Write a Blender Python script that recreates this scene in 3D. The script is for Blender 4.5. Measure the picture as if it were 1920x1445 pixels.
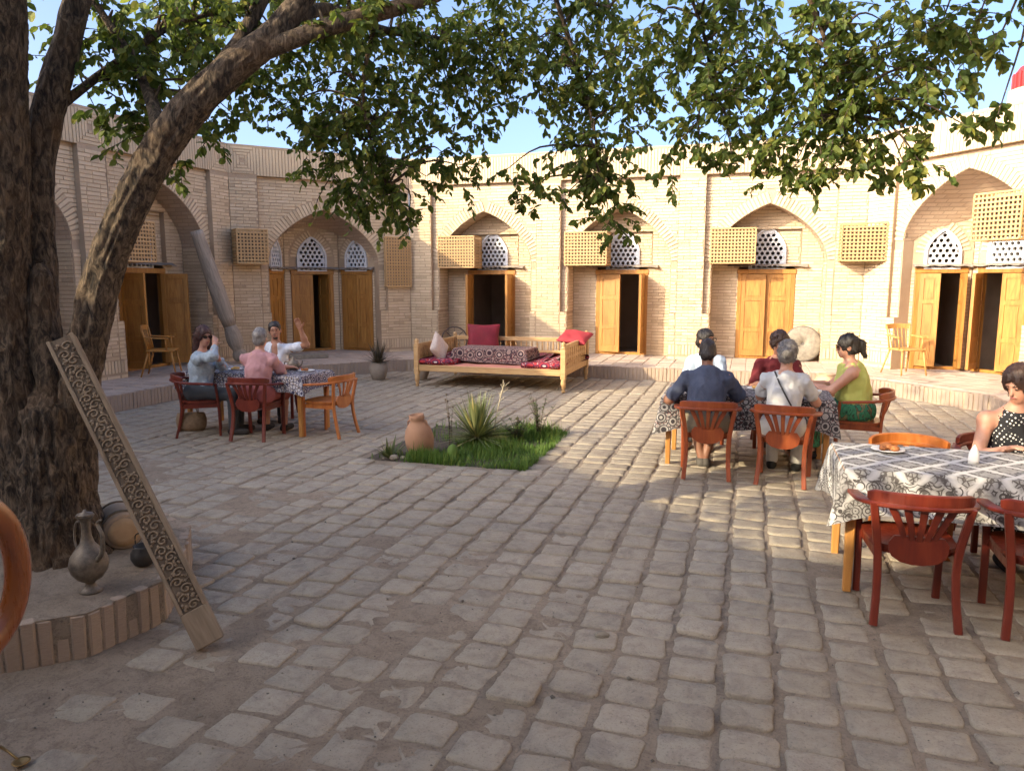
import bpy, math, random
import numpy as np
from mathutils import Vector, Matrix
R = math.radians
rnd = random.Random(11)
for o in list(bpy.data.objects):
    bpy.data.objects.remove(o)
SC = bpy.context.scene
COL = SC.collection

# ------------------------------------------------------------------ camera, light, exposure
# world X runs along the far wall, world Y along the left wall of the courtyard
cam_d = bpy.data.cameras.new('camera')
cam = bpy.data.objects.new('camera', cam_d)
COL.objects.link(cam)
cam.location = (0, 0, 1.93)
cam.rotation_euler = (R(90 - 8.07), 0, R(17.5))
cam_d.sensor_width = 36.0
cam_d.lens = 26.25
cam_d.clip_end = 500
cam_d.clip_start = 0.05
SC.camera = cam

SUN_DIR = Vector((0.697, 0.718, 0)).normalized()      # the way the light travels over the ground
SUN_EL = R(23.5)
world = bpy.data.worlds.new('World')
SC.world = world
world.use_nodes = True
wn = world.node_tree.nodes
wl = world.node_tree.links
sky = wn.new('ShaderNodeTexSky')
sky.sky_type = 'NISHITA'
sky.sun_disc = False
sky.sun_elevation = SUN_EL
sky.sun_rotation = math.atan2(-SUN_DIR.x, -SUN_DIR.y)
sky.air_density = 0.5
sky.dust_density = 4.0
sky.ozone_density = 2.0
bg = wn['Background']
bg.inputs['Strength'].default_value = 0.15
wl.new(sky.outputs[0], bg.inputs['Color'])
sun_d = bpy.data.lights.new('sun', 'SUN')
sun = bpy.data.objects.new('sun', sun_d)
COL.objects.link(sun)
sun_d.energy = 2.0
sun_d.angle = R(0.53)
sun_d.color = (1.0, 0.84, 0.56)
ld = Vector((SUN_DIR.x * math.cos(SUN_EL), SUN_DIR.y * math.cos(SUN_EL), -math.sin(SUN_EL)))
sun.rotation_euler = ld.to_track_quat('-Z', 'Y').to_euler()
SC.view_settings.view_transform = 'Standard'
SC.view_settings.look = 'None'
SC.view_settings.gamma = 1.0
SC.view_settings.use_curve_mapping = False
SC.view_settings.exposure = 1.93
SC.render.engine = 'CYCLES'

# ------------------------------------------------------------------ helpers: objects
def tag(o, label=None, cat=None, group=None, kind=None):
    if label: o['label'] = label
    if cat: o['category'] = cat
    if group: o['group'] = group
    if kind: o['kind'] = kind
    return o

def empty(name, loc=(0, 0, 0), rz=0.0, parent=None):
    o = bpy.data.objects.new(name, None)
    o.empty_display_size = 0.1
    COL.objects.link(o)
    o.location = loc
    o.rotation_euler = (0, 0, rz)
    if parent: o.parent = parent
    return o

def link(name, me, parent=None, loc=None, rot=None, scale=None):
    o = bpy.data.objects.new(name, me)
    COL.objects.link(o)
    if parent: o.parent = parent
    if loc is not None: o.location = loc
    if rot is not None: o.rotation_euler = rot
    if scale is not None: o.scale = scale
    return o

def mesh_np(name, verts, faces, mats=(), smooth=False, midx=None):
    """verts (n,3) array, faces (m,k) array with one k."""
    me = bpy.data.meshes.new(name)
    verts = np.asarray(verts, dtype=np.float32); faces = np.asarray(faces, dtype=np.int32)
    me.vertices.add(len(verts)); me.vertices.foreach_set('co', verts.ravel())
    k = faces.shape[1]
    me.loops.add(faces.size); me.loops.foreach_set('vertex_index', faces.ravel())
    me.polygons.add(len(faces))
    me.polygons.foreach_set('loop_start', np.arange(0, faces.size, k, dtype=np.int32))
    for m in mats: me.materials.append(m)
    if midx is not None: me.polygons.foreach_set('material_index', np.asarray(midx, dtype=np.int32))
    me.polygons.foreach_set('use_smooth', np.full(len(faces), smooth))
    me.update(calc_edges=True)
    return me

def copy_tree(o, parent=None):
    c = o.copy(); COL.objects.link(c); c.parent = parent
    for ch in [x for x in o.children]:
        copy_tree(ch, c)
    return c

class MB:
    """collects geometry, then links it as ONE mesh object"""
    def __init__(s): s.v = []; s.f = []; s.m = []; s.sm = []
    def add(s, vs, fs, mi=0, smooth=False):
        b = len(s.v); s.v.extend([tuple(x) for x in vs])
        for f in fs:
            s.f.append(tuple(b + i for i in f)); s.m.append(mi); s.sm.append(smooth)
        return s
    def box(s, lo, hi, mi=0, M=None):
        x0, y0, z0 = lo; x1, y1, z1 = hi
        vs = [(x0,y0,z0),(x1,y0,z0),(x1,y1,z0),(x0,y1,z0),(x0,y0,z1),(x1,y0,z1),(x1,y1,z1),(x0,y1,z1)]
        if M is not None: vs = [tuple(M @ Vector(p)) for p in vs]
        return s.add(vs, [(0,3,2,1),(4,5,6,7),(0,1,5,4),(1,2,6,5),(2,3,7,6),(3,0,4,7)], mi)
    def bbox(s, lo, hi, b=0.01, mi=0, M=None):
        """box with chamfered edges"""
        lo = Vector(lo); hi = Vector(hi); c = (lo + hi) / 2; h = (hi - lo) / 2
        b = min(b, h.x * .9, h.y * .9, h.z * .9)
        idx = {}; vs = []
        for sx in (-1, 1):
            for sy in (-1, 1):
                for sz in (-1, 1):
                    for ax in range(3):
                        p = [sx * h.x, sy * h.y, sz * h.z]
                        for k in range(3):
                            if k != ax: p[k] -= (sx, sy, sz)[k] * b
                        q = Vector(p) + c
                        if M is not None: q = M @ q
                        idx[(sx, sy, sz, ax)] = len(vs); vs.append(tuple(q))
        fs = []
        for ax in range(3):
            a, d = [(1, 2), (2, 0), (0, 1)][ax]
            for sg in (-1, 1):
                q = []
                for (sa, sd) in ((-1, -1), (1, -1), (1, 1), (-1, 1)):
                    k = [0, 0, 0]; k[ax] = sg; k[a] = sa; k[d] = sd; q.append(idx[(*k, ax)])
                fs.append(tuple(q if sg > 0 else q[::-1]))
        for ax in range(3):                    # edges running along ax
            a, d = [(1, 2), (2, 0), (0, 1)][ax]
            for sa in (-1, 1):
                for sd in (-1, 1):
                    k0 = [0, 0, 0]; k0[a] = sa; k0[d] = sd; k1 = list(k0); k0[ax] = -1; k1[ax] = 1
                    q = (idx[(*k0, a)], idx[(*k1, a)], idx[(*k1, d)], idx[(*k0, d)])
                    fs.append(q if sa * sd < 0 else q[::-1])
        for sx in (-1, 1):
            for sy in (-1, 1):
                for sz in (-1, 1):
                    q = tuple(idx[(sx, sy, sz, ax)] for ax in range(3))
                    fs.append(q if sx * sy * sz > 0 else q[::-1])
        return s.add(vs, fs, mi)
    def sweep(s, pts, prof, up=(0, 0, 1), scl=None, mi=0, smooth=True, cap=True, closed=False):
        """closed profile [(a,b)...] swept along pts; a goes sideways, b along 'up'"""
        pts = [Vector(p) for p in pts]; n = len(pts); k = len(prof); vs = []; upv = Vector(up)
        for i, p in enumerate(pts):
            if closed: t = pts[(i + 1) % n] - pts[i - 1]
            else: t = pts[min(i + 1, n - 1)] - pts[max(i - 1, 0)]
            t.normalize()
            sd = t.cross(upv)
            if sd.length < 1e-4: sd = t.cross(Vector((1, 0, 0)))
            sd.normalize(); u2 = sd.cross(t)
            sc = 1.0 if scl is None else scl[i]
            sa, sb = sc if isinstance(sc, tuple) else (sc, sc)
            for (a, b) in prof: vs.append(p + sd * (a * sa) + u2 * (b * sb))
        fs = []
        for i in range(n if closed else n - 1):
            j = (i + 1) % n
            for q in range(k):
                r = (q + 1) % k
                fs.append((i * k + q, j * k + q, j * k + r, i * k + r))
        s.add(vs, fs, mi, smooth)
        if cap and not closed:
            b = len(s.v) - len(vs)
            s.f.append(tuple(b + q for q in range(k))); s.m.append(mi); s.sm.append(False)
            s.f.append(tuple(b + (n - 1) * k + q for q in reversed(range(k)))); s.m.append(mi); s.sm.append(False)
        return s
    def tube(s, pts, r, n=8, mi=0, cap=True, closed=False):
        prof = [(math.cos(2 * math.pi * i / n), math.sin(2 * math.pi * i / n)) for i in range(n)]
        rs = [r] * len(pts) if not hasattr(r, '__len__') else list(r)
        up = (0, 0, 1)
        d = Vector(pts[-1]) - Vector(pts[0])
        if abs(d.z) > 0.8 * d.length: up = (0, 1, 0)
        return s.sweep(pts, prof, up, rs, mi, True, cap, closed)
    def lathe(s, prof, n=20, c=(0, 0, 0), mi=0, M=None, smooth=True):
        """prof [(r,z)...] from bottom to top"""
        vs = []
        for (r, z) in prof:
            for i in range(n):
                a = 2 * math.pi * i / n
                p = Vector((c[0] + r * math.cos(a), c[1] + r * math.sin(a), c[2] + z))
                vs.append(M @ p if M is not None else p)
        fs = []
        for j in range(len(prof) - 1):
            for i in range(n):
                k = (i + 1) % n
                fs.append((j * n + i, j * n + k, (j + 1) * n + k, (j + 1) * n + i))
        fs.append(tuple(reversed(range(n)))); fs.append(tuple((len(prof) - 1) * n + i for i in range(n)))
        return s.add(vs, fs, mi, smooth)
    def prism(s, poly, z0, z1, mi=0, M=None):
        n = len(poly)
        vs = [(x, y, z0) for x, y in poly] + [(x, y, z1) for x, y in poly]
        if M is not None: vs = [tuple(M @ Vector(p)) for p in vs]
        fs = [tuple(reversed(range(n))), tuple(range(n, 2 * n))] + [(i, (i + 1) % n, n + (i + 1) % n, n + i) for i in range(n)]
        return s.add(vs, fs, mi)
    def mesh(s, name, mats, smooth=None):
        me = bpy.data.meshes.new(name)
        me.from_pydata([tuple(p) for p in s.v], [], s.f)
        if not isinstance(mats, (list, tuple)): mats = [mats]
        for m in mats: me.materials.append(m)
        me.polygons.foreach_set('material_index', np.array(s.m, dtype=np.int32))
        sm = s.sm if smooth is None else [smooth] * len(s.f)
        me.polygons.foreach_set('use_smooth', np.array(sm, dtype=bool))
        me.update()
        return me
    def build(s, name, mats, parent=None, smooth=None, loc=None, rot=None):
        return link(name, s.mesh(name, mats, smooth), parent, loc, rot)

def rect_prof(w, h, b=0.0):
    w /= 2; h /= 2
    if b <= 0: return [(-w, -h), (w, -h), (w, h), (-w, h)]
    return [(-w + b, -h), (w - b, -h), (w, -h + b), (w, h - b), (w - b, h), (-w + b, h), (-w, h - b), (-w, -h + b)]

def spline(pts, n):
    """Catmull-Rom through pts, n samples per span"""
    P = [Vector(p) for p in pts]; out = []
    for i in range(len(P) - 1):
        p0 = P[i - 1] if i else P[0] * 2 - P[1]
        p1, p2 = P[i], P[i + 1]
        p3 = P[i + 2] if i + 2 < len(P) else P[-1] * 2 - P[-2]
        for k in range(n):
            t = k / n
            out.append(0.5 * ((2 * p1) + (p2 - p0) * t + (2 * p0 - 5 * p1 + 4 * p2 - p3) * t * t + (3 * p1 - p0 - 3 * p2 + p3) * t ** 3))
    out.append(P[-1]); return out

def lerp_list(a, n):
    """resample list of numbers to n values"""
    x = np.linspace(0, len(a) - 1, n); return list(np.interp(x, range(len(a)), a))

# ---- small value-noise in numpy
_ng = np.random.default_rng(5)
_lat = _ng.random((32, 32, 32)).astype(np.float32)
def vnoise(p):
    p = np.asarray(p, dtype=np.float32); i = np.floor(p).astype(np.int64); f = p - i; f = f * f * (3 - 2 * f)
    def L(a, b, c): return _lat[(i[..., 0] + a) & 31, (i[..., 1] + b) & 31, (i[..., 2] + c) & 31]
    x, y, z = f[..., 0], f[..., 1], f[..., 2]
    c00 = L(0,0,0) * (1 - x) + L(1,0,0) * x; c10 = L(0,1,0) * (1 - x) + L(1,1,0) * x
    c01 = L(0,0,1) * (1 - x) + L(1,0,1) * x; c11 = L(0,1,1) * (1 - x) + L(1,1,1) * x
    return (c00 * (1 - y) + c10 * y) * (1 - z) + (c01 * (1 - y) + c11 * y) * z - 0.5

# ------------------------------------------------------------------ helpers: materials
class NT:
    def __init__(s, name):
        s.mat = bpy.data.materials.new(name); s.mat.use_nodes = True
        s.t = s.mat.node_tree; s.n = s.t.nodes; s.b = s.n['Principled BSDF']; s._c = None
    def new(s, typ, **kw):
        o = s.n.new(typ)
        for k, v in kw.items():
            if hasattr(o, k): setattr(o, k, v)
        return o
    def inp(s, node, key, val):
        sock = node.inputs[key]
        if isinstance(val, bpy.types.NodeSocket): s.t.links.new(val, sock)
        elif val is not None:
            if isinstance(val, (tuple, list)) and len(val) == 3 and sock.type == 'RGBA': val = (*val, 1)
            sock.default_value = val
    def coord(s, kind='Object', scale=(1, 1, 1), rot=(0, 0, 0), loc=(0, 0, 0)):
        c = s.new('ShaderNodeTexCoord'); m = s.new('ShaderNodeMapping')
        s.t.links.new(c.outputs[kind], m.inputs['Vector'])
        m.inputs['Scale'].default_value = scale; m.inputs['Rotation'].default_value = rot; m.inputs['Location'].default_value = loc
        return m.outputs[0]
    def noise(s, scale=5, detail=4, rough=0.55, vec=None, dist=0.0, out=0):
        n = s.new('ShaderNodeTexNoise')
        n.inputs['Scale'].default_value = scale; n.inputs['Detail'].default_value = detail
        n.inputs['Roughness'].default_value = rough; n.inputs['Distortion'].default_value = dist
        s.t.links.new(vec if vec is not None else s.coord(), n.inputs['Vector'])
        return n.outputs[out]
    def voro(s, scale=5, vec=None, feature='F1', out='Distance', rand=1.0):
        n = s.new('ShaderNodeTexVoronoi'); n.feature = feature
        n.inputs['Scale'].default_value = scale; n.inputs['Randomness'].default_value = rand
        s.t.links.new(vec if vec is not None else s.coord(), n.inputs['Vector'])
        return n.outputs[out]
    def wave(s, scale=5, dist=2, detail=3, vec=None, typ='BANDS', dirn='X', dscale=1.0):
        n = s.new('ShaderNodeTexWave'); n.wave_type = typ
        if typ == 'BANDS': n.bands_direction = dirn
        else: n.rings_direction = dirn
        n.inputs['Scale'].default_value = scale; n.inputs['Distortion'].default_value = dist
        n.inputs['Detail'].default_value = detail; n.inputs['Detail Scale'].default_value = dscale
        s.t.links.new(vec if vec is not None else s.coord(), n.inputs['Vector'])
        return n.outputs['Fac']
    def ramp(s, fac, stops, interp='LINEAR'):
        n = s.new('ShaderNodeValToRGB'); n.color_ramp.interpolation = interp
        e = n.color_ramp.elements
        while len(e) < len(stops): e.new(0.5)
        for el, (p, c) in zip(e, stops):
            el.position = p; el.color = (*c, 1) if isinstance(c, (tuple, list)) else (c, c, c, 1)
        s.t.links.new(fac, n.inputs[0]); return n.outputs[0]
    def mix(s, fac, a, b, mode='MIX'):
        n = s.new('ShaderNodeMix'); n.data_type = 'RGBA'; n.blend_type = mode
        s.inp(n, 0, fac); s.inp(n, 6, a); s.inp(n, 7, b); return n.outputs[2]
    def math(s, op, a, b=None, clamp=False):
        n = s.new('ShaderNodeMath'); n.operation = op; n.use_clamp = clamp
        s.inp(n, 0, a)
        if b is not None: s.inp(n, 1, b)
        return n.outputs[0]
    def island(s): return s.new('ShaderNodeNewGeometry').outputs['Random Per Island']
    def objrand(s): return s.new('ShaderNodeObjectInfo').outputs['Random']
    def bump(s, h, strength=0.3, dist=0.02, normal=None):
        n = s.new('ShaderNodeBump'); n.inputs['Strength'].default_value = strength; n.inputs['Distance'].default_value = dist
        s.t.links.new(h, n.inputs['Height'])
        if normal is not None: s.t.links.new(normal, n.inputs['Normal'])
        return n.outputs[0]
    def done(s, col=None, rough=None, normal=None, **kw):
        if col is not None: s.inp(s.b, 'Base Color', col)
        if rough is not None: s.inp(s.b, 'Roughness', rough)
        if normal is not None: s.inp(s.b, 'Normal', normal)
        for k, v in kw.items(): s.inp(s.b, k.replace('_', ' '), v)
        return s.mat

def hx(r, g, b):
    """sRGB 0-255 to linear"""
    f = lambda c: (c / 255 / 12.92) if c / 255 <= 0.04045 else ((c / 255 + 0.055) / 1.055) ** 2.4
    return (f(r), f(g), f(b))

def mottled(name, c1, c2, scale=6, rough=0.8, bump=0.2, bscale=40, bdist=0.01, var=0.0, spec=None):
    n = NT(name)
    f = n.noise(scale, 5, 0.6)
    col = n.mix(n.ramp(f, [(0.3, 0.0), (0.7, 1.0)]), c1, c2)
    if var:
        r = n.math('ADD', n.math('MULTIPLY', n.island(), var), 1 - var / 2)
        col = n.mix(1.0, col, n.ramp(r, [(0, 0.0), (1, 1.0)]), 'MULTIPLY') if False else n.mix(n.math('MULTIPLY', n.island(), var), col, tuple(x * 0.45 for x in c1))
    nb = n.bump(n.noise(bscale, 4, 0.6), bump, bdist) if bump else None
    kw = {}
    if spec is not None: kw['Specular IOR Level'] = spec
    m = n.done(col, rough, nb)
    if spec is not None: n.b.inputs['Specular IOR Level'].default_value = spec
    return m
# ------------------------------------------------------------------ materials
def m_brick(name, base, dark, light, bumpy=0.5):
    n = NT(name)
    w = n.coord('Object')
    big = n.noise(0.5, 4, 0.6, w)
    isl = n.island()
    c = n.ramp(isl, [(0.0, tuple(x * 0.78 for x in dark)), (0.10, dark), (0.40, base), (0.75, tuple(x * 1.06 for x in base)), (1.0, light)])
    c = n.mix(n.math('MULTIPLY', n.ramp(big, [(0.35, 0.0), (0.72, 1.0)]), 0.45), c, tuple(x * y for x, y in zip(base, (0.80, 0.76, 0.72))))
    fine = n.noise(35, 6, 0.7, w)
    c = n.mix(n.math('MULTIPLY', n.ramp(fine, [(0.40, 0.0), (0.70, 1.0)]), 0.35), c, tuple(min(1, x * 1.28) for x in base))
    dirt = n.noise(2.2, 7, 0.72, w)
    c = n.mix(n.math('MULTIPLY', n.ramp(dirt, [(0.55, 0.0), (0.75, 1.0)]), 0.35), c, tuple(x * 0.62 for x in base))
    h = n.math('ADD', n.math('MULTIPLY', n.noise(60, 5, 0.7, w), 0.6), n.noise(14, 4, 0.6, w))
    return n.done(c, 0.92, n.bump(h, bumpy, 0.012))
BRK = (0.57, 0.442, 0.29)
M_BRICK = m_brick('fired_brick', BRK, (0.52, 0.395, 0.255), (0.645, 0.51, 0.355))
M_MORTAR = mottled('clay_mortar', (0.37, 0.27, 0.175), (0.45, 0.335, 0.225), 3, 0.95, 0.6, 50, 0.01)
M_PLASTER = mottled('clay_plaster', (0.53, 0.41, 0.30), (0.46, 0.345, 0.24), 2.5, 0.95, 0.35, 30, 0.012)
M_ROOF = mottled('clay_roof', (0.42, 0.33, 0.24), (0.36, 0.28, 0.2), 1.5, 0.95, 0.4, 20, 0.02)
def m_vault():
    n = NT('vault_brick')
    c = n.coord('Object', (1, 1, 1))
    br = n.new('ShaderNodeTexBrick')
    br.inputs['Scale'].default_value = 1.0; br.inputs['Brick Width'].default_value = 0.26; br.inputs['Row Height'].default_value = 0.066
    br.inputs['Mortar Size'].default_value = 0.009; br.inputs['Mortar Smooth'].default_value = 0.3
    n.inp(br, 'Color1', (0.52, 0.38, 0.26)); n.inp(br, 'Color2', (0.43, 0.305, 0.205)); n.inp(br, 'Mortar', (0.35, 0.25, 0.17))
    mp = n.new('ShaderNodeCombineXYZ'); sp = n.new('ShaderNodeSeparateXYZ'); n.t.links.new(c, sp.inputs[0])
    n.inp(mp, 0, n.math('ADD', sp.outputs[0], n.math('MULTIPLY', sp.outputs[1], 0.75))); n.inp(mp, 1, sp.outputs[2])
    n.t.links.new(mp.outputs[0], br.inputs['Vector'])
    col = n.mix(n.math('MULTIPLY', n.noise(5, 5, 0.7), 0.5), br.outputs['Color'], (0.50, 0.39, 0.28))
    h = n.math('SUBTRACT', n.math('MULTIPLY', n.noise(30, 4, 0.6), 0.6), br.outputs['Fac'])
    return n.done(col, 0.93, n.bump(h, 0.8, 0.02))
M_VAULT = m_vault()
def m_paver():
    n = NT('worn_paving_brick')
    pos = n.new('ShaderNodeNewGeometry').outputs['Position']
    isl = n.math('FRACT', n.math('ADD', n.island(), n.objrand()))
    c = n.ramp(isl, [(0.0, (0.290, 0.250, 0.188)), (0.45, (0.332, 0.287, 0.218)), (0.85, (0.358, 0.309, 0.235)), (1.0, (0.40, 0.346, 0.265))])
    hue = n.noise(0.75, 4, 0.6, pos)
    c = n.mix(n.math('MULTIPLY', n.ramp(hue, [(0.40, 0.0), (0.62, 1.0)]), 0.55), c, (0.345, 0.286, 0.198))
    wear = n.noise(7, 7, 0.75, pos, 0.6)
    c = n.mix(n.math('MULTIPLY', n.ramp(wear, [(0.46, 0.0), (0.64, 1.0)]), 0.6), c, (0.185, 0.146, 0.122))
    dust = n.noise(2.6, 7, 0.7, pos)
    c = n.mix(n.math('MULTIPLY', n.ramp(dust, [(0.47, 0.0), (0.60, 1.0)]), 0.65), c, (0.365, 0.308, 0.230))
    pits = n.noise(85, 5, 0.75, pos)
    c = n.mix(n.math('MULTIPLY', n.ramp(pits, [(0.36, 1.0), (0.45, 0.0)]), 0.6), c, (0.115, 0.09, 0.075))
    c = n.mix(n.math('MULTIPLY', n.ramp(pits, [(0.60, 0.0), (0.72, 1.0)]), 0.35), c, (0.46, 0.385, 0.32))
    h = n.math('ADD', n.math('ADD', n.noise(24, 7, 0.75, pos), n.math('MULTIPLY', wear, -0.6)), n.math('MULTIPLY', pits, 0.5))
    n.b.inputs['Specular IOR Level'].default_value = 0.6
    return n.done(c, n.ramp(wear, [(0.4, 0.46), (0.65, 0.72)]), n.bump(h, 0.55, 0.018))
M_PAVER = m_paver()
def m_dirt():
    n = NT('sandy_dirt')
    w = n.new('ShaderNodeNewGeometry').outputs['Position']
    c = n.mix(n.ramp(n.noise(1.6, 6, 0.65, w), [(0.35, 0.0), (0.65, 1.0)]), (0.285, 0.226, 0.166), (0.375, 0.30, 0.226))
    c = n.mix(n.math('MULTIPLY', n.ramp(n.noise(9, 8, 0.78, w, 0.8), [(0.47, 0.0), (0.62, 1.0)]), 0.65), c, (0.175, 0.135, 0.10))
    pits = n.noise(75, 5, 0.75, w)
    c = n.mix(n.math('MULTIPLY', n.ramp(pits, [(0.36, 1.0), (0.45, 0.0)]), 0.55), c, (0.10, 0.078, 0.062))
    c = n.mix(n.math('MULTIPLY', n.ramp(pits, [(0.58, 0.0), (0.70, 1.0)]), 0.45), c, (0.43, 0.36, 0.30))
    h = n.math('ADD', n.noise(16, 8, 0.75, w), n.math('MULTIPLY', pits, 0.5))
    return n.done(c, 0.95, n.bump(h, 0.9, 0.03))
M_DIRT = m_dirt()
M_SLAB = m_brick('walkway_slab', (0.43, 0.345, 0.275), (0.37, 0.295, 0.235), (0.50, 0.41, 0.33), 0.4)
M_EDGE = m_brick('edging_brick', (0.375, 0.29, 0.22), (0.29, 0.22, 0.165), (0.45, 0.36, 0.275), 0.6)
def m_bark():
    n = NT('ridged_bark')
    w = n.coord('Object', (20, 20, 7.0))
    v = n.noise(1.7, 7, 0.7, w, 0.8)
    c = n.ramp(v, [(0.36, (0.010, 0.007, 0.005)), (0.46, (0.050, 0.034, 0.022)), (0.56, (0.13, 0.092, 0.060)), (0.74, (0.275, 0.20, 0.132))])
    c = n.mix(n.math('MULTIPLY', n.ramp(n.noise(2.2, 4, 0.6), [(0.5, 0.0), (0.7, 1.0)]), 0.35), c, (0.22, 0.125, 0.06))
    h = n.math('ADD', v, n.math('MULTIPLY', n.noise(40, 4, 0.7), 0.25))
    return n.done(c, 0.95, n.bump(h, 0.9, 0.03))
M_BARK = m_bark()
def m_leaf(name, dark, mid, light, trans=0.35):
    n = NT(name)
    isl = n.math('FRACT', n.math('ADD', n.island(), n.objrand()))
    c = n.ramp(isl, [(0.0, dark), (0.5, mid), (0.86, light), (1.0, (light[0] * 1.5, light[1] * 1.15, light[2] * 0.9))])
    b = n.b
    n.inp(b, 'Base Color', c); b.inputs['Roughness'].default_value = 0.55; b.inputs['Specular IOR Level'].default_value = 0.3
    tr = n.new('ShaderNodeBsdfTranslucent'); n.inp(tr, 'Color', n.mix(0.5, c, (0.20, 0.26, 0.03)))
    mx = n.new('ShaderNodeMixShader'); mx.inputs[0].default_value = trans
    n.t.links.new(b.outputs[0], mx.inputs[1]); n.t.links.new(tr.outputs[0], mx.inputs[2])
    n.t.links.new(mx.outputs[0], n.n['Material Output'].inputs['Surface'])
    return n.mat
M_LEAF = m_leaf('tree_leaf', (0.050, 0.085, 0.020), (0.10, 0.145, 0.032), (0.19, 0.22, 0.05), 0.45)
M_GRASS = m_leaf('lawn_blade', (0.045, 0.105, 0.018), (0.080, 0.17, 0.028), (0.15, 0.24, 0.05), 0.3)
M_YUCCA = m_leaf('yucca_blade', (0.10, 0.125, 0.05), (0.155, 0.185, 0.075), (0.27, 0.28, 0.12), 0.12)
M_DARKLEAF = m_leaf('dark_spiky_leaf', (0.05, 0.045, 0.035), (0.085, 0.065, 0.05), (0.14, 0.10, 0.07), 0.1)
M_SHRUB = m_leaf('shrub_leaf', (0.06, 0.08, 0.035), (0.10, 0.125, 0.05), (0.16, 0.18, 0.08), 0.25)
M_DRY = mottled('dry_stalk', (0.55, 0.48, 0.34), (0.42, 0.36, 0.25), 20, 0.8, 0.2)
def m_wood(name, c1, c2, c3, rough=0.5, scale=1.0, along='Z', var=0.25, coat=0.0, bump=0.25):
    n = NT(name)
    sc = {'X': (1.2, 9, 9), 'Y': (9, 1.2, 9), 'Z': (9, 9, 1.2)}[along]
    w = n.coord('Object', tuple(x * scale for x in sc))
    g = n.noise(1.6, 6, 0.6, w, 1.2)
    c = n.ramp(g, [(0.32, c1), (0.5, c2), (0.7, c3)])
    r = n.math('FRACT', n.math('ADD', n.island(), n.objrand()))
    c = n.mix(n.math('MULTIPLY', r, var), c, tuple(x * 0.55 for x in c1))
    f = n.noise(6, 4, 0.6, w)
    m = n.done(c, n.ramp(f, [(0.3, rough - 0.08), (0.7, rough + 0.12)]), n.bump(g, bump, 0.004))
    if coat: n.b.inputs['Coat Weight'].default_value = coat; n.b.inputs['Coat Roughness'].default_value = 0.22
    return m
M_DOOR = m_wood('door_timber', (0.30, 0.125, 0.024), (0.40, 0.18, 0.036), (0.49, 0.24, 0.052), 0.5, 1.0, 'Z', 0.3)
M_DOORDK = m_wood('inner_door_timber', (0.12, 0.045, 0.02), (0.16, 0.06, 0.026), (0.2, 0.08, 0.035), 0.5)
M_LATT = m_wood('lattice_timber', (0.40, 0.24, 0.10), (0.50, 0.315, 0.14), (0.58, 0.38, 0.18), 0.6, 1.5, 'X', 0.3)
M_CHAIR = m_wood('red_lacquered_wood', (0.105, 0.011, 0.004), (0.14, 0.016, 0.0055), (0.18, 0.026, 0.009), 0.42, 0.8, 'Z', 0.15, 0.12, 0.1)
M_CHAIRSUN = m_wood('sunlit_red_lacquered_wood', (0.19, 0.034, 0.008), (0.25, 0.05, 0.012), (0.31, 0.075, 0.018), 0.4, 0.8, 'Z', 0.15, 0.15, 0.1)  # red chair lacquer with sunlight put into the colour, for the middle table
M_CHAIRLT = m_wood('lit_orange_lacquered_wood', (0.32, 0.085, 0.014), (0.40, 0.12, 0.021), (0.47, 0.165, 0.036), 0.4, 0.8, 'Z', 0.15, 0.15, 0.1)  # orange with bright-side light put in, for the left table's end chair
M_TLEG = m_wood('table_leg_wood', (0.40, 0.17, 0.035), (0.48, 0.22, 0.055), (0.54, 0.27, 0.08), 0.45, 1, 'Z', 0.1)
M_BEDW = m_wood('carved_bed_wood', (0.43, 0.25, 0.10), (0.53, 0.325, 0.14), (0.61, 0.40, 0.19), 0.55, 1, 'X', 0.25)
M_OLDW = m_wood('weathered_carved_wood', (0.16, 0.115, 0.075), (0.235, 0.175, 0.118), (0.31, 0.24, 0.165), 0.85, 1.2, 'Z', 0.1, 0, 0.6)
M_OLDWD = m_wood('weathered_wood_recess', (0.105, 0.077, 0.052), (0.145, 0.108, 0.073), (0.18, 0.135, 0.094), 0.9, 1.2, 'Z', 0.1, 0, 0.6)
M_GREYW = m_wood('grey_column_wood', (0.22, 0.18, 0.135), (0.32, 0.265, 0.205), (0.42, 0.355, 0.28), 0.9, 1.0, 'Z', 0.1, 0, 0.7)
M_ARM = m_wood('polished_bentwood', (0.17, 0.045, 0.009), (0.23, 0.066, 0.013), (0.30, 0.10, 0.022), 0.28, 0.6, 'Z', 0.1, 0.4, 0.05)
M_GRILLE = mottled('white_gypsum', (0.66, 0.67, 0.68), (0.56, 0.56, 0.56), 8, 0.85, 0.3, 60, 0.005)
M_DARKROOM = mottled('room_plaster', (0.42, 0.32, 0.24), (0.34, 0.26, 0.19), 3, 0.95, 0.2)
M_LEDGE = mottled('grey_roofing_felt', (0.30, 0.255, 0.21), (0.21, 0.18, 0.15), 6, 0.9, 0.4)
M_TERRA = mottled('terracotta', (0.40, 0.225, 0.135), (0.32, 0.17, 0.10), 5, 0.85, 0.35, 30, 0.008)
M_TERRAL = mottled('pale_clay', (0.50, 0.34, 0.21), (0.42, 0.27, 0.16), 4, 0.85, 0.3, 30, 0.008)
M_POTGREY = mottled('grey_clay_pot', (0.36, 0.30, 0.235), (0.27, 0.22, 0.17), 6, 0.9, 0.3)
M_STONE = mottled('millstone', (0.31, 0.275, 0.215), (0.19, 0.165, 0.13), 14, 0.92, 0.8, 45, 0.012)
M_STONEDK = mottled('dark_stone', (0.16, 0.14, 0.12), (0.10, 0.09, 0.08), 14, 0.92, 0.6)
M_METAL = NT('old_tinned_copper')
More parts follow.
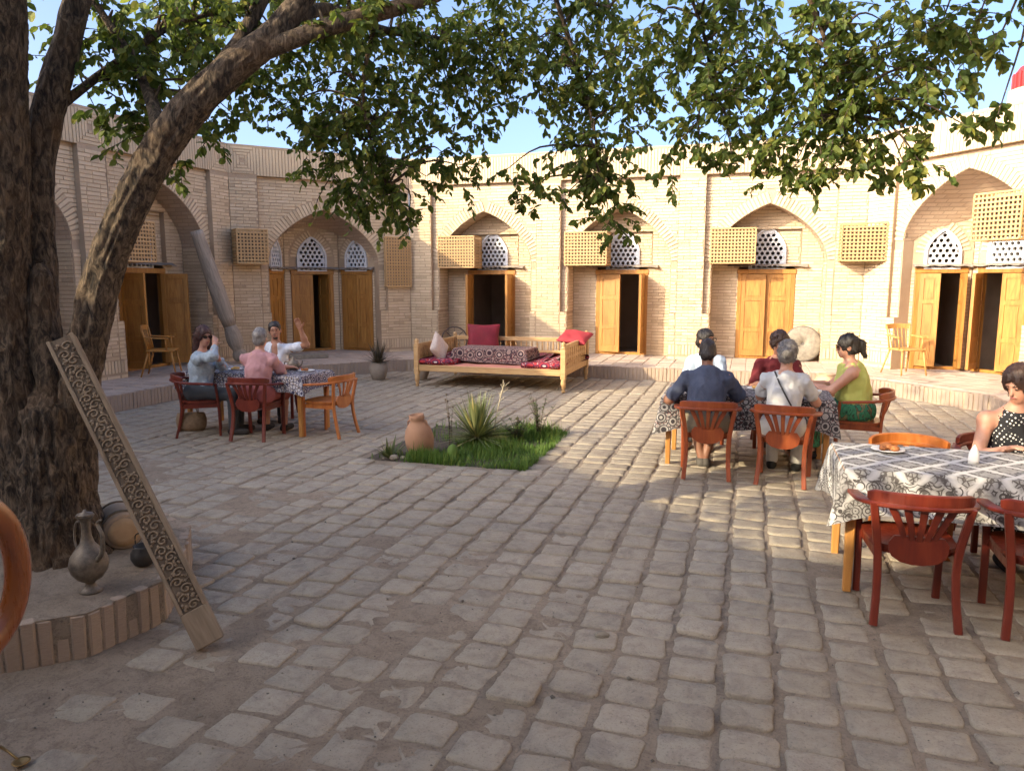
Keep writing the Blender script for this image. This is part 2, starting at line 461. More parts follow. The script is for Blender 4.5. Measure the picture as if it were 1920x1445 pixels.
_c = M_METAL.mix(M_METAL.ramp(M_METAL.noise(12, 5, 0.7), [(0.4, 0.0), (0.65, 1.0)]), (0.24, 0.20, 0.155), (0.10, 0.085, 0.07))
M_METAL = M_METAL.done(_c, 0.55, M_METAL.bump(M_METAL.noise(50, 4), 0.3, 0.004), Metallic=0.55)
M_BLACK = mottled('sooty_iron', (0.018, 0.016, 0.015), (0.035, 0.03, 0.028), 10, 0.6, 0.3)
M_BRASS = NT('brass').done((0.28, 0.18, 0.07), 0.4, Metallic=0.9)
M_LOGEND = mottled('log_end', (0.47, 0.32, 0.19), (0.36, 0.235, 0.13), 12, 0.85, 0.3)
M_LOG = mottled('pale_barrel', (0.36, 0.27, 0.19), (0.27, 0.195, 0.135), 9, 0.9, 0.5)
M_RED = mottled('crimson_velvet', (0.20, 0.004, 0.018), (0.13, 0.002, 0.010), 6, 0.75, 0.2, 30, 0.01)
M_PINK = mottled('rose_cushion', (0.34, 0.028, 0.036), (0.26, 0.018, 0.026), 6, 0.8, 0.2, 30, 0.01)
M_REDROOF = mottled('red_painted_metal', (0.50, 0.035, 0.035), (0.42, 0.028, 0.03), 4, 0.5, 0.1)
M_WHITE = mottled('white_china', (0.78, 0.77, 0.74), (0.72, 0.71, 0.68), 4, 0.35, 0)
M_NAPKIN = mottled('white_paper', (0.80, 0.80, 0.79), (0.74, 0.74, 0.74), 10, 0.9, 0.2)
M_FOOD = mottled('baked_food', (0.42, 0.16, 0.045), (0.25, 0.08, 0.025), 40, 0.7, 0.5)
M_BREAD = mottled('flat_bread', (0.58, 0.34, 0.09), (0.48, 0.25, 0.06), 30, 0.75, 0.5)
M_GLASS = NT('tea_glass').done((0.75, 0.78, 0.78), 0.12, Alpha=1.0)
M_BAG = mottled('straw_bag', (0.30, 0.205, 0.12), (0.19, 0.125, 0.07), 22, 0.9, 0.6, 60, 0.01)
M_SOIL = mottled('damp_soil', (0.10, 0.075, 0.055), (0.065, 0.048, 0.035), 10, 0.95, 0.8, 30, 0.03)
M_IRON = mottled('rusty_iron', (0.09, 0.06, 0.045), (0.05, 0.035, 0.03), 12, 0.8, 0.4)

def m_suzani(name, ground, dark, acc, acc2, scale=7.0, spiral=True):
    """block-printed cloth: rings and leaf shapes in rows"""
    n = NT(name)
    w = n.coord('Object', (scale, scale, scale))
    nz = n.noise(0.7, 3, 0.5, w, 0, 1)
    ww = n.mix(0.12, w, nz)
    d = n.voro(1.0, ww, 'F1', 'Distance', 0.35)
    rings = n.ramp(d, [(0.0, acc2), (0.12, acc2), (0.16, dark), (0.24, dark), (0.28, ground), (0.36, ground), (0.39, dark), (0.43, dark), (0.46, ground)], 'CONSTANT')
    d2 = n.voro(3.1, ww, 'DISTANCE_TO_EDGE', 'Distance', 0.8)
    vine = n.ramp(d2, [(0.0, 1.0), (0.085, 1.0), (0.10, 0.0)], 'CONSTANT')
    mask = n.ramp(d, [(0.0, 0.0), (0.46, 0.0), (0.47, 1.0)], 'CONSTANT')
    c = n.mix(n.math('MULTIPLY', vine, mask), rings, dark)
    e = n.voro(6.5, w, 'F1', 'Distance', 0.9)
    dots = n.math('MULTIPLY', n.ramp(e, [(0.0, 1.0), (0.22, 1.0), (0.26, 0.0)], 'CONSTANT'), mask)
    c = n.mix(dots, c, acc)
    c = n.mix(0.12, c, n.noise(40, 3, 0.6, None, 0, 1), 'MULTIPLY')
    return n.done(c, 0.88, n.bump(n.noise(160, 2, 0.6), 0.12, 0.002))
def m_blockprint():
    """grey-white ogee cloth with dark printed medallions"""
    n = NT('grey_blockprint_cloth')
    w = n.coord('Object', (1, 1, 1))
    sp = n.new('ShaderNodeSeparateXYZ'); n.t.links.new(w, sp.inputs[0])
    x = n.math('MULTIPLY', sp.outputs[0], 3.6); y = n.math('MULTIPLY', n.math('SUBTRACT', sp.outputs[1], sp.outputs[2]), 3.6)
    a = n.math('ADD', x, y); b = n.math('SUBTRACT', x, y)
    def tri(v): return n.math('ABSOLUTE', n.math('SUBTRACT', n.math('FRACT', v), 0.5))
    ta, tb = tri(a), tri(b)
    line = n.math('MAXIMUM', ta, tb)                          # 0.5 on the diamond lines, 0 in the middle
    wv = n.noise(16, 5, 0.75, w)
    line2 = n.math('ADD', line, n.math('MULTIPLY', n.math('SUBTRACT', wv, 0.5), 0.16))
    c = n.ramp(line2, [(0.0, (0.20, 0.195, 0.19)), (0.17, (0.31, 0.30, 0.295)), (0.33, (0.25, 0.245, 0.24)), (0.435, (0.47, 0.46, 0.45)), (0.49, (0.54, 0.53, 0.52))])
    v = n.voro(34, w, 'DISTANCE_TO_EDGE', 'Distance', 1.0)
    print_ = n.ramp(v, [(0.0, 1.0), (0.10, 1.0), (0.14, 0.0)])
    band = n.math('MULTIPLY', n.ramp(line2, [(0.0, 0.15), (0.20, 0.25), (0.26, 1.0), (0.38, 1.0), (0.42, 0.0)]), print_)
    c = n.mix(n.math('MULTIPLY', band, 0.85), c, (0.055, 0.045, 0.042))
    # dark scrollwork border on the hanging skirt
    low = n.ramp(sp.outputs[2], [(0.0, 1.0), (1.0, 1.0)])
    zz = n.math('LESS_THAN', sp.outputs[2], 0.735)
    sc = n.voro(15, w, 'F1', 'Distance', 0.7)
    scr = n.math('MULTIPLY', zz, n.ramp(n.math('SINE', n.math('MULTIPLY', sc, 26.0)), [(0.42, 0.0), (0.55, 1.0)]))
    patch = n.ramp(n.noise(7, 3, 0.5, w), [(0.43, 0.0), (0.50, 1.0)])
    c = n.mix(n.math('MULTIPLY', n.math('MULTIPLY', scr, patch), 0.92), c, (0.04, 0.033, 0.032))
    return n.done(c, 0.85, n.bump(n.noise(180, 2, 0.6), 0.1, 0.002))
M_CLOTHN = m_blockprint()
M_CLOTHL = m_suzani('ikat_cloth_left', (0.42, 0.40, 0.42), (0.035, 0.032, 0.07), (0.48, 0.30, 0.05), (0.55, 0.53, 0.5), 10.0)
M_CLOTHM = m_suzani('ikat_cloth_middle', (0.33, 0.31, 0.30), (0.035, 0.03, 0.035), (0.24, 0.06, 0.05), (0.40, 0.38, 0.36), 9.5)
M_KURP = m_suzani('suzani_mattress', (0.36, 0.022, 0.03), (0.09, 0.012, 0.045), (0.60, 0.48, 0.42), (0.65, 0.52, 0.46), 4.6)
M_KURPD = m_suzani('ikat_low_table', (0.30, 0.20, 0.17), (0.030, 0.012, 0.022), (0.22, 0.03, 0.035), (0.42, 0.32, 0.28), 6.0)
M_PILLOW = m_suzani('pale_embroidered_pillow', (0.62, 0.52, 0.44), (0.58, 0.46, 0.38), (0.66, 0.57, 0.5), (0.6, 0.45, 0.38), 8.0)
M_SALMON = mottled('striped_bed_cover', (0.58, 0.24, 0.17), (0.50, 0.19, 0.13), 20, 0.9, 0.3)
def m_cloth(name, c1, c2=None, rough=0.9, scale=8):
    c2 = c2 or tuple(x * 0.82 for x in c1)
    return mottled(name, c1, c2, scale, rough, 0.25, 60, 0.006)
def m_skin(name, c):
    n = NT(name)
    f = n.noise(14, 4, 0.6)
    col = n.mix(n.ramp(f, [(0.35, 0.0), (0.7, 1.0)]), c, (c[0] * 0.92, c[1] * 0.76, c[2] * 0.70))
    n.done(col, 0.55, n.bump(n.noise(130, 3), 0.08, 0.002))
    n.b.inputs['Subsurface Weight'].default_value = 0.08
    n.b.inputs['Subsurface Radius'].default_value = (0.02, 0.008, 0.004)
    return n.mat
M_SKIN = m_skin('skin_fair', (0.52, 0.29, 0.20))
M_SKINT = m_skin('skin_tan', (0.40, 0.205, 0.125))
M_SKIND = m_skin('skin_brown', (0.25, 0.125, 0.08))
def m_hair(name, c):
    n = NT(name)
    f = n.noise(3, 5, 0.7, n.coord('Object', (22, 22, 5)), 1.0)
    col = n.ramp(f, [(0.3, tuple(x * 0.5 for x in c)), (0.6, c), (0.8, tuple(min(1, x * 1.7) for x in c))])
    return n.done(col, 0.5, n.bump(f, 0.6, 0.01))
M_HAIRBK = m_hair('black_hair', (0.016, 0.011, 0.009))
M_HAIRBR = m_hair('brown_hair', (0.055, 0.026, 0.016))
M_HAIRAUB = m_hair('dark_auburn_hair', (0.05, 0.014, 0.010))
M_HAIRGR = m_hair('grey_hair', (0.23, 0.21, 0.195))
M_EYE = NT('eye_dark').done((0.02, 0.015, 0.012), 0.2)
M_LIP = NT('lip').done((0.38, 0.13, 0.11), 0.5)
M_SUNGL = NT('sunglass_lens').done((0.012, 0.010, 0.012), 0.12)
def m_dots():
    n = NT('polka_dot_cotton')
    w = n.coord('Object', (42, 42, 42), (0.3, 0.5, 0.2))
    d = n.voro(1.0, w, 'F1', 'Distance', 0.25)
    c = n.ramp(d, [(0.0, (0.72, 0.70, 0.66)), (0.25, (0.72, 0.70, 0.66)), (0.30, (0.010, 0.010, 0.013))], 'LINEAR')
    return n.done(c, 0.85)
def m_floral():
    n = NT('green_leaf_print')
    w = n.coord('Object', (7, 7, 5), (0.5, 0.3, 0.2))
    d = n.noise(1.4, 3, 0.5, w, 1.5)
    c = n.ramp(d, [(0.30, (0.010, 0.020, 0.018)), (0.40, (0.025, 0.15, 0.075)), (0.50, (0.035, 0.22, 0.11)), (0.57, (0.012, 0.03, 0.025)), (0.63, (0.26, 0.17, 0.07)), (0.70, (0.04, 0.18, 0.10))])
    return n.done(c, 0.85)
# ------------------------------------------------------------------ ground, paving, raised walkway
COURT = [(-8.85, 12.3), (-6.92, 14.5), (1.48, 14.5), (3.45, 12.46), (3.45, 3.4), (1.9, 1.68), (-6.9, 1.68), (-8.85, 3.6)]
RING = [(-10.28, 13.27), (-7.64, 16.26), (2.14, 16.26), (4.6, 13.0), (4.6, 0.8), (2.1, -2.3), (-7.3, -2.3), (-10.28, 0.8)]
PLAT = 0.245
TREE = (-3.95, 3.42)
BEDPTS = [(-3.44, 2.55), (-3.17, 2.80), (-3.10, 3.25), (-3.34, 3.68), (-3.62, 4.08), (-4.2, 4.35), (-4.85, 4.2), (-5.1, 3.6), (-5.0, 2.9), (-4.5, 2.45), (-3.9, 2.35)]
LAWN = (-3.90, 7.14, -2.14, 9.08)

def inside(poly, x, y):
    c = False; n = len(poly)
    for i in range(n):
        x0, y0 = poly[i]; x1, y1 = poly[(i + 1) % n]
        if (y0 > y) != (y1 > y) and x < (x1 - x0) * (y - y0) / (y1 - y0) + x0: c = not c
    return c
def edge_dist(poly, x, y):
    d = 9e9; n = len(poly)
    for i in range(n):
        ax, ay = poly[i]; bx, by = poly[(i + 1) % n]
        t = max(0, min(1, ((x - ax) * (bx - ax) + (y - ay) * (by - ay)) / ((bx - ax) ** 2 + (by - ay) ** 2)))
        d = min(d, math.hypot(x - ax - t * (bx - ax), y - ay - t * (by - ay)))
    return d

g = MB(); g.add([(-150, -150, -0.09), (150, -150, -0.09), (150, 150, -0.09), (-150, 150, -0.09)], [(0, 1, 2, 3)])
tag(g.build('ground', M_DIRT), 'sandy ground beyond the courtyard walls', 'ground', kind='structure')

# dusty joints and bed of the paving: a finely waved sheet
gx = np.arange(-9.0, 3.7, 0.045); gy = np.arange(1.2, 14.7, 0.045)
XX, YY = np.meshgrid(gx, gy, indexing='ij')
def dirt_h(x, y):
    p = np.stack([x * 1.3, y * 1.3, x * 0 + 3.1], -1)
    n1 = vnoise(p) + 0.5 * vnoise(p * 2.7) + 0.35 * vnoise(p * 7.3)
    near = np.clip((4.6 - (y * 0.95 + (x + 1.2) * 0.62)) / 2.6, 0, 1)        # dusty corner by the tree
    near = np.maximum(near, 0.75 * np.clip((2.9 - y) / 1.0, 0, 1))
    return -0.0135 + 0.0075 * n1 + near * (0.0105 + 0.010 * n1)
ZZ = dirt_h(XX, YY)
lawnmask = (XX > LAWN[0]) & (XX < LAWN[2]) & (YY > LAWN[1]) & (YY < LAWN[3])
ZZ = np.where(lawnmask, -0.05, ZZ)
nx, ny = XX.shape
idx = np.arange(nx * ny).reshape(nx, ny)
F = np.stack([idx[:-1, :-1], idx[1:, :-1], idx[1:, 1:], idx[:-1, 1:]], -1).reshape(-1, 4)
pavement = link('courtyard_pavement', mesh_np('courtyard_pavement', np.stack([XX, YY, ZZ], -1).reshape(-1, 3), F, [M_DIRT], True))
tag(pavement, 'dusty sand bed of the worn courtyard paving', 'pavement', kind='structure')

# paving stones: eight worn shapes
PW, PD = 0.264, 0.230
def stone_mesh(seed):
    r = random.Random(seed); hw, hd = PW / 2 - 0.0055, PD / 2 - 0.0055
    base = []
    for (sx, sy) in ((-1, -1), (1, -1), (1, 1), (-1, 1)):
        cx, cy = sx * (hw - r.uniform(0, 0.014)), sy * (hd - r.uniform(0, 0.014)); c = r.uniform(0.012, 0.05)
        a = (cx - sx * c, cy); b = (cx, cy - sy * c)
        m = (cx - sx * c * 0.28, cy - sy * c * 0.28)
        base += [a, m, b] if sx * sy < 0 else [b, m, a]
    mids = []
    n = len(base)
    for i in range(n):                       # wavering edges
        mids.append(base[i])
        if i % 3 == 2:
            q = base[(i + 1) % n]; mx, my = (base[i][0] + q[0]) / 2, (base[i][1] + q[1]) / 2
            j = r.uniform(-0.010, 0.004); L = math.hypot(mx, my)
            mids.append((mx * (1 + j / L), my * (1 + j / L)))
    n = len(mids)
    vs = [(x, y, -0.05) for x, y in mids] + [(x * 1.0, y * 1.0, -0.007 + r.uniform(-.003, .002)) for x, y in mids]
    vs += [(x * 0.94, y * 0.94, r.uniform(-0.003, 0.001)) for x, y in mids] + [(x * 0.5, y * 0.5, r.uniform(-0.003, 0.003)) for x, y in mids]
    vs.append((0, 0, r.uniform(-0.002, 0.003)))
    fs = []
    for k in range(3):
        for i in range(n):
            j = (i + 1) % n; fs.append((k * n + i, k * n + j, (k + 1) * n + j, (k + 1) * n + i))
    for i in range(n): fs.append((3 * n + i, 3 * n + (i + 1) % n, 4 * n))
    return vs, fs
stone_variants = []
for s_ in range(9):
    m = MB(); vs, fs = stone_mesh(100 + s_); m.add(vs, fs, 0, True)
    stone_variants.append((np.array(vs), [f for f in fs], m.mesh('paving_stone', M_PAVER)))
stones = []
r = random.Random(3)
ci = 0
x = -8.9
while x < 3.6:
    off = r.uniform(0, 1) * PD
    y = 1.3 + off
    while y < 14.6:
        cx, cy = x + r.uniform(-.009, .009), y + r.uniform(-.010, .010)
        if inside(COURT, cx, cy) and edge_dist(COURT, cx, cy) > 0.06 and not inside(BEDPTS, cx, cy) \
           and not (LAWN[0] - .10 < cx < LAWN[2] + .10 and LAWN[1] - .10 < cy < LAWN[3] + .10):
            rough = max(0, 1 - cy / 9)
            z = r.gauss(0, 0.0032 + 0.0045 * rough)
            stones.append((cx, cy, z, r.gauss(0, 0.03 + 0.03 * rough), r.gauss(0, 0.006 + .009 * rough), r.gauss(0, 0.006 + .009 * rough), r.randrange(9), r.choice((0, math.pi)), r.uniform(.97, 1.01)))
        y += PD
    x += PW; ci += 1
cfw = Vector((-math.sin(R(17.5)), math.cos(R(17.5))))
def in_view(x, y, z=0.0, m=0.02):
    f = -x * math.sin(R(17.5)) + y * math.cos(R(17.5)); s_ = x * math.cos(R(17.5)) + y * math.sin(R(17.5))
    if f < 0.3: return False
    dz = z - 1.93; P = R(8.07)
    d = f * math.cos(P) - dz * math.sin(P); u = f * math.sin(P) + dz * math.cos(P)
    return abs(s_ / d) < 0.6857 + m and abs(u / d) < 0.516 + m
stones.sort(key=lambda s: (0 if in_view(s[0], s[1]) else 1, math.hypot(s[0], s[1])))
def smat(s):
    return Matrix.Translation((s[0], s[1], s[2])) @ Matrix.Rotation(s[7] + s[3], 4, 'Z') @ Matrix.Rotation(s[4], 4, 'X') @ Matrix.Rotation(s[5], 4, 'Y') @ Matrix.Diagonal((s[8], s[8], 1, 1))
for s in stones[:300]:
    o = link('paving_stone', stone_variants[s[6]][2], pavement); o.matrix_local = smat(s)
V = []; FF = []; base = 0
rest = MB()
for s in stones[300:]:
    vs, fs, _ = stone_variants[s[6]]; M = np.array(smat(s))
    w = vs @ M[:3, :3].T + M[:3, 3]
    rest.add(w, fs, 0, True)
tag(rest.build('paving_stones', M_PAVER, pavement), kind='stuff')
pb = np.random.default_rng(6); npb = 1500
px_ = pb.uniform(-4.5, 2.5, npb); py_ = pb.uniform(1.75, 7.5, npb); ps = pb.uniform(.002, .0075, npb) * (1 + 1.2 * (pb.random(npb) < .06)); pk = px_ * .5 + py_ < 3.2 + pb.uniform(0, 4.2, npb)
px_, py_, ps = px_[pk], py_[pk], ps[pk]; npb = len(ps)
oct_ = np.array([(1, 0, 0), (0, 1, 0), (-1, 0, 0), (0, -1, 0), (0, 0, .8), (0, 0, -.8)], float)[None] * pb.uniform(.6, 1.3, (npb, 6, 1)) * ps[:, None, None]
PV = oct_ + np.stack([px_, py_, dirt_h(px_, py_) + .006], -1)[:, None]
of_ = np.array([(0, 1, 4), (1, 2, 4), (2, 3, 4), (3, 0, 4), (1, 0, 5), (2, 1, 5), (3, 2, 5), (0, 3, 5)])
tag(link('pebbles', mesh_np('pebbles', PV.reshape(-1, 3), (of_[None] + (np.arange(npb) * 6)[:, None, None]).reshape(-1, 3), [M_STONEDK, M_STONE], False, (np.arange(npb * 8) // 8) % 2), pavement), kind='stuff')
# one pale broken chip of stone lying in a joint, and pebbles swept about
chip = MB(); chip.lathe([(0.005, 0), (0.05, 0.004), (0.042, 0.02), (0.015, 0.03)], 7, smooth=False)
o = chip.build('stone_chip', M_STONE, None, loc=(-0.69, 3.82, -0.002), rot=(0.1, 0.2, 0.6)); o.scale = (1.0, 0.6, 1)
tag(o, 'pale stone chip lying in a gap of the paving', 'stone')

# raised walkway round the court
walk = MB(); n = len(COURT)
OUT = []
for i in range(n):
    cx, cy = -2.5, 7.5
    OUT.append((RING[i][0] + (RING[i][0] - cx) * 0.18, RING[i][1] + (RING[i][1] - cy) * 0.18))
for i in range(n):
    j = (i + 1) % n; a, b = COURT[i], COURT[j]; c, d = OUT[j], OUT[i]
    walk.add([(*a, PLAT - .012), (*b, PLAT - .012), (*c, PLAT - .012), (*d, PLAT - .012)], [(0, 1, 2, 3)], 0)
    walk.add([(*a, -.1), (*b, -.1), (*b, PLAT - .012), (*a, PLAT - .012)], [(0, 1, 2, 3)], 1)
walkway = walk.build('raised_walkway', [M_SLAB, M_MORTAR])
tag(walkway, 'low raised brick walkway running along the courtyard walls', 'walkway', kind='structure')
eb = MB(); eb.bbox((-0.031, -0.012, 0.0), (0.031, 0.06, 1.0), 0.006)
edge_mesh = eb.mesh('edging_brick', M_EDGE)
nb = 0; er = random.Random(8)
slabs = MB()
for i in (7, 0, 1, 2, 3):
    a = Vector(COURT[i]); b = Vector(COURT[(i + 1) % n]); d = (b - a); L = d.length; d.normalize(); nrm = Vector((-d.y, d.x))
    ang = math.atan2(d.y, d.x); s_ = 0.04
    while s_ < L - 0.03:
        p = a + d * s_
        if in_view(p.x, p.y, .2) and not (i == 7 and p.y < 6.5):
            o = link('edging_brick', edge_mesh, walkway, (p.x, p.y, -0.02), (er.gauss(0, .015), er.gauss(0, .02), ang), (er.uniform(.92, 1.04), 1, PLAT + er.uniform(.008, .022)))
            o.location.x += nrm.x * er.uniform(-.006, .006); o.location.y += nrm.y * er.uniform(-.006, .006)
            nb += 1
        s_ += 0.072
    # slabs on top
    c = Vector(RING[i]); e = Vector(RING[(i + 1) % n])
    t0 = -1.2
    u = t0
    while u < L + 1.2:
        w = 0.10
        while w < 3.3:
            p = a + d * u + nrm * w
            if not inside(COURT, p.x, p.y) and edge_dist(COURT, p.x, p.y) > .13:
                near_i = min(range(n), key=lambda k: edge_dist([COURT[k], COURT[(k + 1) % n]], p.x, p.y) if True else 0)
                if near_i == i and in_view(p.x, p.y, .25, .1):
                    M = Matrix.Translation((p.x, p.y, PLAT - .006 + er.gauss(0, .0025))) @ Matrix.Rotation(ang + er.gauss(0, .01), 4, 'Z')
                    slabs.bbox((-.135, -.135, -.03), (.135, .135, 0.004), .006, 0, M)
            w += 0.285
        u += 0.285
tag(slabs.build('walkway_slabs', M_SLAB, walkway), kind='stuff')
# ------------------------------------------------------------------ the brick building round the court
T = 4.66; FB = 4.07; DADO = 1.22; RD = 0.10
building = empty('madrasa_building')
tag(building, 'sand coloured brick courtyard building with pointed arched niches', 'building')
BR = []            # (wall index, Matrix, x, y, z, w, h)
br_ = random.Random(21)
def frame2(P0, P1):
    ex = Vector((P1[0] - P0[0], P1[1] - P0[1], 0)); L = ex.length; ex.normalize(); ey = Vector((-ex.y, ex.x, 0))
    M = Matrix(((ex.x, ey.x, 0, P0[0]), (ex.y, ey.y, 0, P0[1]), (0, 0, 1, 0), (0, 0, 0, 1)))
    return M, L
def fill(mb, M, solid, x0, x1, y, breaks=(), mi=0, step=0.06):
    xs = sorted(set([x0, x1] + [b for b in breaks if x0 < b < x1] + list(np.arange(x0 + step, x1, step))))
    e = 1e-5
    for a, b in zip(xs[:-1], xs[1:]):
        if b - a < 1e-6: continue
        ia, ib = solid(a + e), solid(b - e)
        if len(ia) != len(ib): continue
        for (p, q), (r2, s2) in zip(ia, ib):
            if q - p < 1e-4 and s2 - r2 < 1e-4: continue
            mb.add([M @ Vector((a, y, p)), M @ Vector((b, y, r2)), M @ Vector((b, y, s2)), M @ Vector((a, y, q))], [(0, 1, 2, 3)], mi)
RH = 0.0665
def courses(wi, M, solid, x0, x1, y, z0, z1, bl=0.265, proud=0.0):
    """rows of bricks wherever 'solid' says there is wall"""
    row = 0; z = z0
    xs = np.arange(x0, x1 + 1e-6, 0.02)
    while z + RH * 0.8 < z1:
        zc = z + RH / 2
        on = [any(p + 0.02 <= zc <= q - 0.005 for p, q in solid(min(max(t, x0 + 1e-4), x1 - 1e-4))) for t in xs]
        i = 0
        while i < len(xs):
            if on[i]:
                j = i
                while j + 1 < len(xs) and on[j + 1]: j += 1
                a, b = xs[i], xs[j]
                if b - a > 0.05:
                    t = a - (row % 2) * bl / 2 - br_.uniform(0, .02)
                    while t < b:
                        l = bl * br_.uniform(.96, 1.04) if br_.random() > .05 else bl * .5
                        s, e = max(a, t), min(b, t + l)
                        if e - s > 0.04:
                            BR.append((wi, M, (s + e) / 2, y - proud + br_.uniform(-.004, .003), zc, e - s - 0.007, RH - 0.015 + br_.uniform(-.003, .002)))
                        t += l
                i = j + 1
            else: i += 1
        z += RH; row += 1
def soldiers(wi, M, x0, x1, y, z0, z1, w=0.066):
    n = max(1, round((x1 - x0) / w)); w = (x1 - x0) / n
    for i in range(n):
        BR.append((wi, M, x0 + (i + .5) * w, y + br_.uniform(-.004, .004), (z0 + z1) / 2, w - 0.017, z1 - z0 - 0.012))
def rosette(wi, M, x0, x1, y):
    """nested squares of brick on the frieze above a pier"""
    xc = (x0 + x1) / 2; zc = (FB + T) / 2; hw = (x1 - x0) / 2; hz = (T - FB) / 2 - .02
    k = 0
    while hw > 0.05 and hz > .05:
        t = 0.058
        for sg in (-1, 1):
            BR.append((wi, M, xc + sg * (hw - t / 2), y + br_.uniform(-.004, .003), zc, t - .014, 2 * hz - .014))
            if hw - t > .03: BR.append((wi, M, xc, y + br_.uniform(-.004, .003), zc + sg * (hz - t / 2), 2 * (hw - t) - .014, t - .014))
        hw -= t; hz -= t
def arch_fn(a, zs, za):
    def f(x):
        t = min(1.0, abs(x) / a)
        return zs + (za - zs) * (0.66 * math.sqrt(max(0, 1 - t * t)) + 0.34 * (1 - t))
    return f
def voussoirs(wi, M, xc, f, a, zs, y, ln=0.24, w=0.072):
    pts = []
    for i in range(401):
        x = -a + 2 * a * i / 400; x = math.copysign(a * (1 - (1 - abs(x) / a) ** 1.6), x) if False else a * math.sin(math.pi / 2 * (x / a)); pts.append((x, f(x)))
    pts[0] = (-a, zs); pts[-1] = (a, zs)
    acc = 0.0; nxt = w / 2
    for (p, q) in zip(pts[:-1], pts[1:]):
        d = math.hypot(q[0] - p[0], q[1] - p[1])
        if d < 1e-9: continue
        while acc + d >= nxt:
            k = (nxt - acc) / d; x = p[0] + (q[0] - p[0]) * k; z = p[1] + (q[1] - p[1]) * k
            tx, tz = (q[0] - p[0]) / d, (q[1] - p[1]) / d; nx_, nz_ = -tz, tx
            ang = math.atan2(tz, tx)
            MM = M @ Matrix.Translation((xc + x + nx_ * (ln / 2 + .004), 0, z + nz_ * (ln / 2 + .004))) @ Matrix.Rotation(-ang, 4, 'Y')
            BR.append((wi, MM, 0, y - .004 + br_.uniform(-.004, .003), 0, w - .017, ln - .012))
            nxt += w
        acc += d

# ---- door leaf, door, window, ledge
def leaf_mesh(w, h, mat):
    m = MB(); t = 0.018
    m.box((0, -t * .6, 0), (w, t * .6, h))
    st = 0.075
    rails = [(0, .12), (h * .30, h * .30 + .07), (h * .68, h * .68 + .07), (h - .085, h)]
    for sd in (-1, 1):
        y0, y1 = (-.026, -t * .6 + .001) if sd < 0 else (t * .6 - .001, .026)
        m.box((0, y0, 0), (st, y1, h)); m.box((w - st, y0, 0), (w, y1, h))
        for a, b in rails: m.box((st, y0, a), (w - st, y1, b))
        for (a, b) in ((rails[0][1], rails[1][0]), (rails[1][1], rails[2][0]), (rails[2][1], rails[3][0])):
            yy = (-.020, -t * .6 + .001) if sd < 0 else (t * .6 - .001, .020)
            m.box((st + .028, yy[0], a + .028), (w - st - .028, yy[1], b - .028))
    return m.mesh('door_leaf', mat)
_leaf = {}
def door(M, xc, y, hw, la, ra, z0=PLAT, h=1.80, mat=None, lmat=None):
    """la, ra: opening angle of the left and right leaf in degrees, outward into the court"""
    mat = mat or M_DOOR
    fr = MB(); fw = 0.085
    fr.bbox((xc - hw, y - .035, z0), (xc - hw + fw, y + .09, z0 + h), .008)
    fr.bbox((xc + hw - fw, y - .035, z0), (xc + hw, y + .09, z0 + h), .008)
    fr.bbox((xc - hw - .015, y - .045, z0 + h + .002), (xc + hw + .015, y + .09, z0 + h + .10), .008)
    fr.bbox((xc - hw + fw, y - .02, z0 - .005), (xc + hw - fw, y + .09, z0 + .055), .008)
    for i in range(len(fr.v)): fr.v[i] = tuple(M @ Vector(fr.v[i]))
    d = fr.build('door', mat, building)
    lw = hw - fw - .004; lh = h - .065
    key = (round(lw, 3), lmat.name if lmat else mat.name)
    if key not in _leaf: _leaf[key] = leaf_mesh(lw, lh, lmat or mat)
    for sg, an in ((1, la), (-1, ra)):
        if an is None: continue
        A = M @ Matrix.Translation((xc - sg * (hw - fw - .001), y - .008, z0 + .06))
        A = A @ (Matrix.Rotation(-R(an), 4, 'Z') if sg > 0 else Matrix.Rotation(math.pi + R(an), 4, 'Z'))
        o = link('door_leaf', _leaf[key], d); o.matrix_local = A
    return d
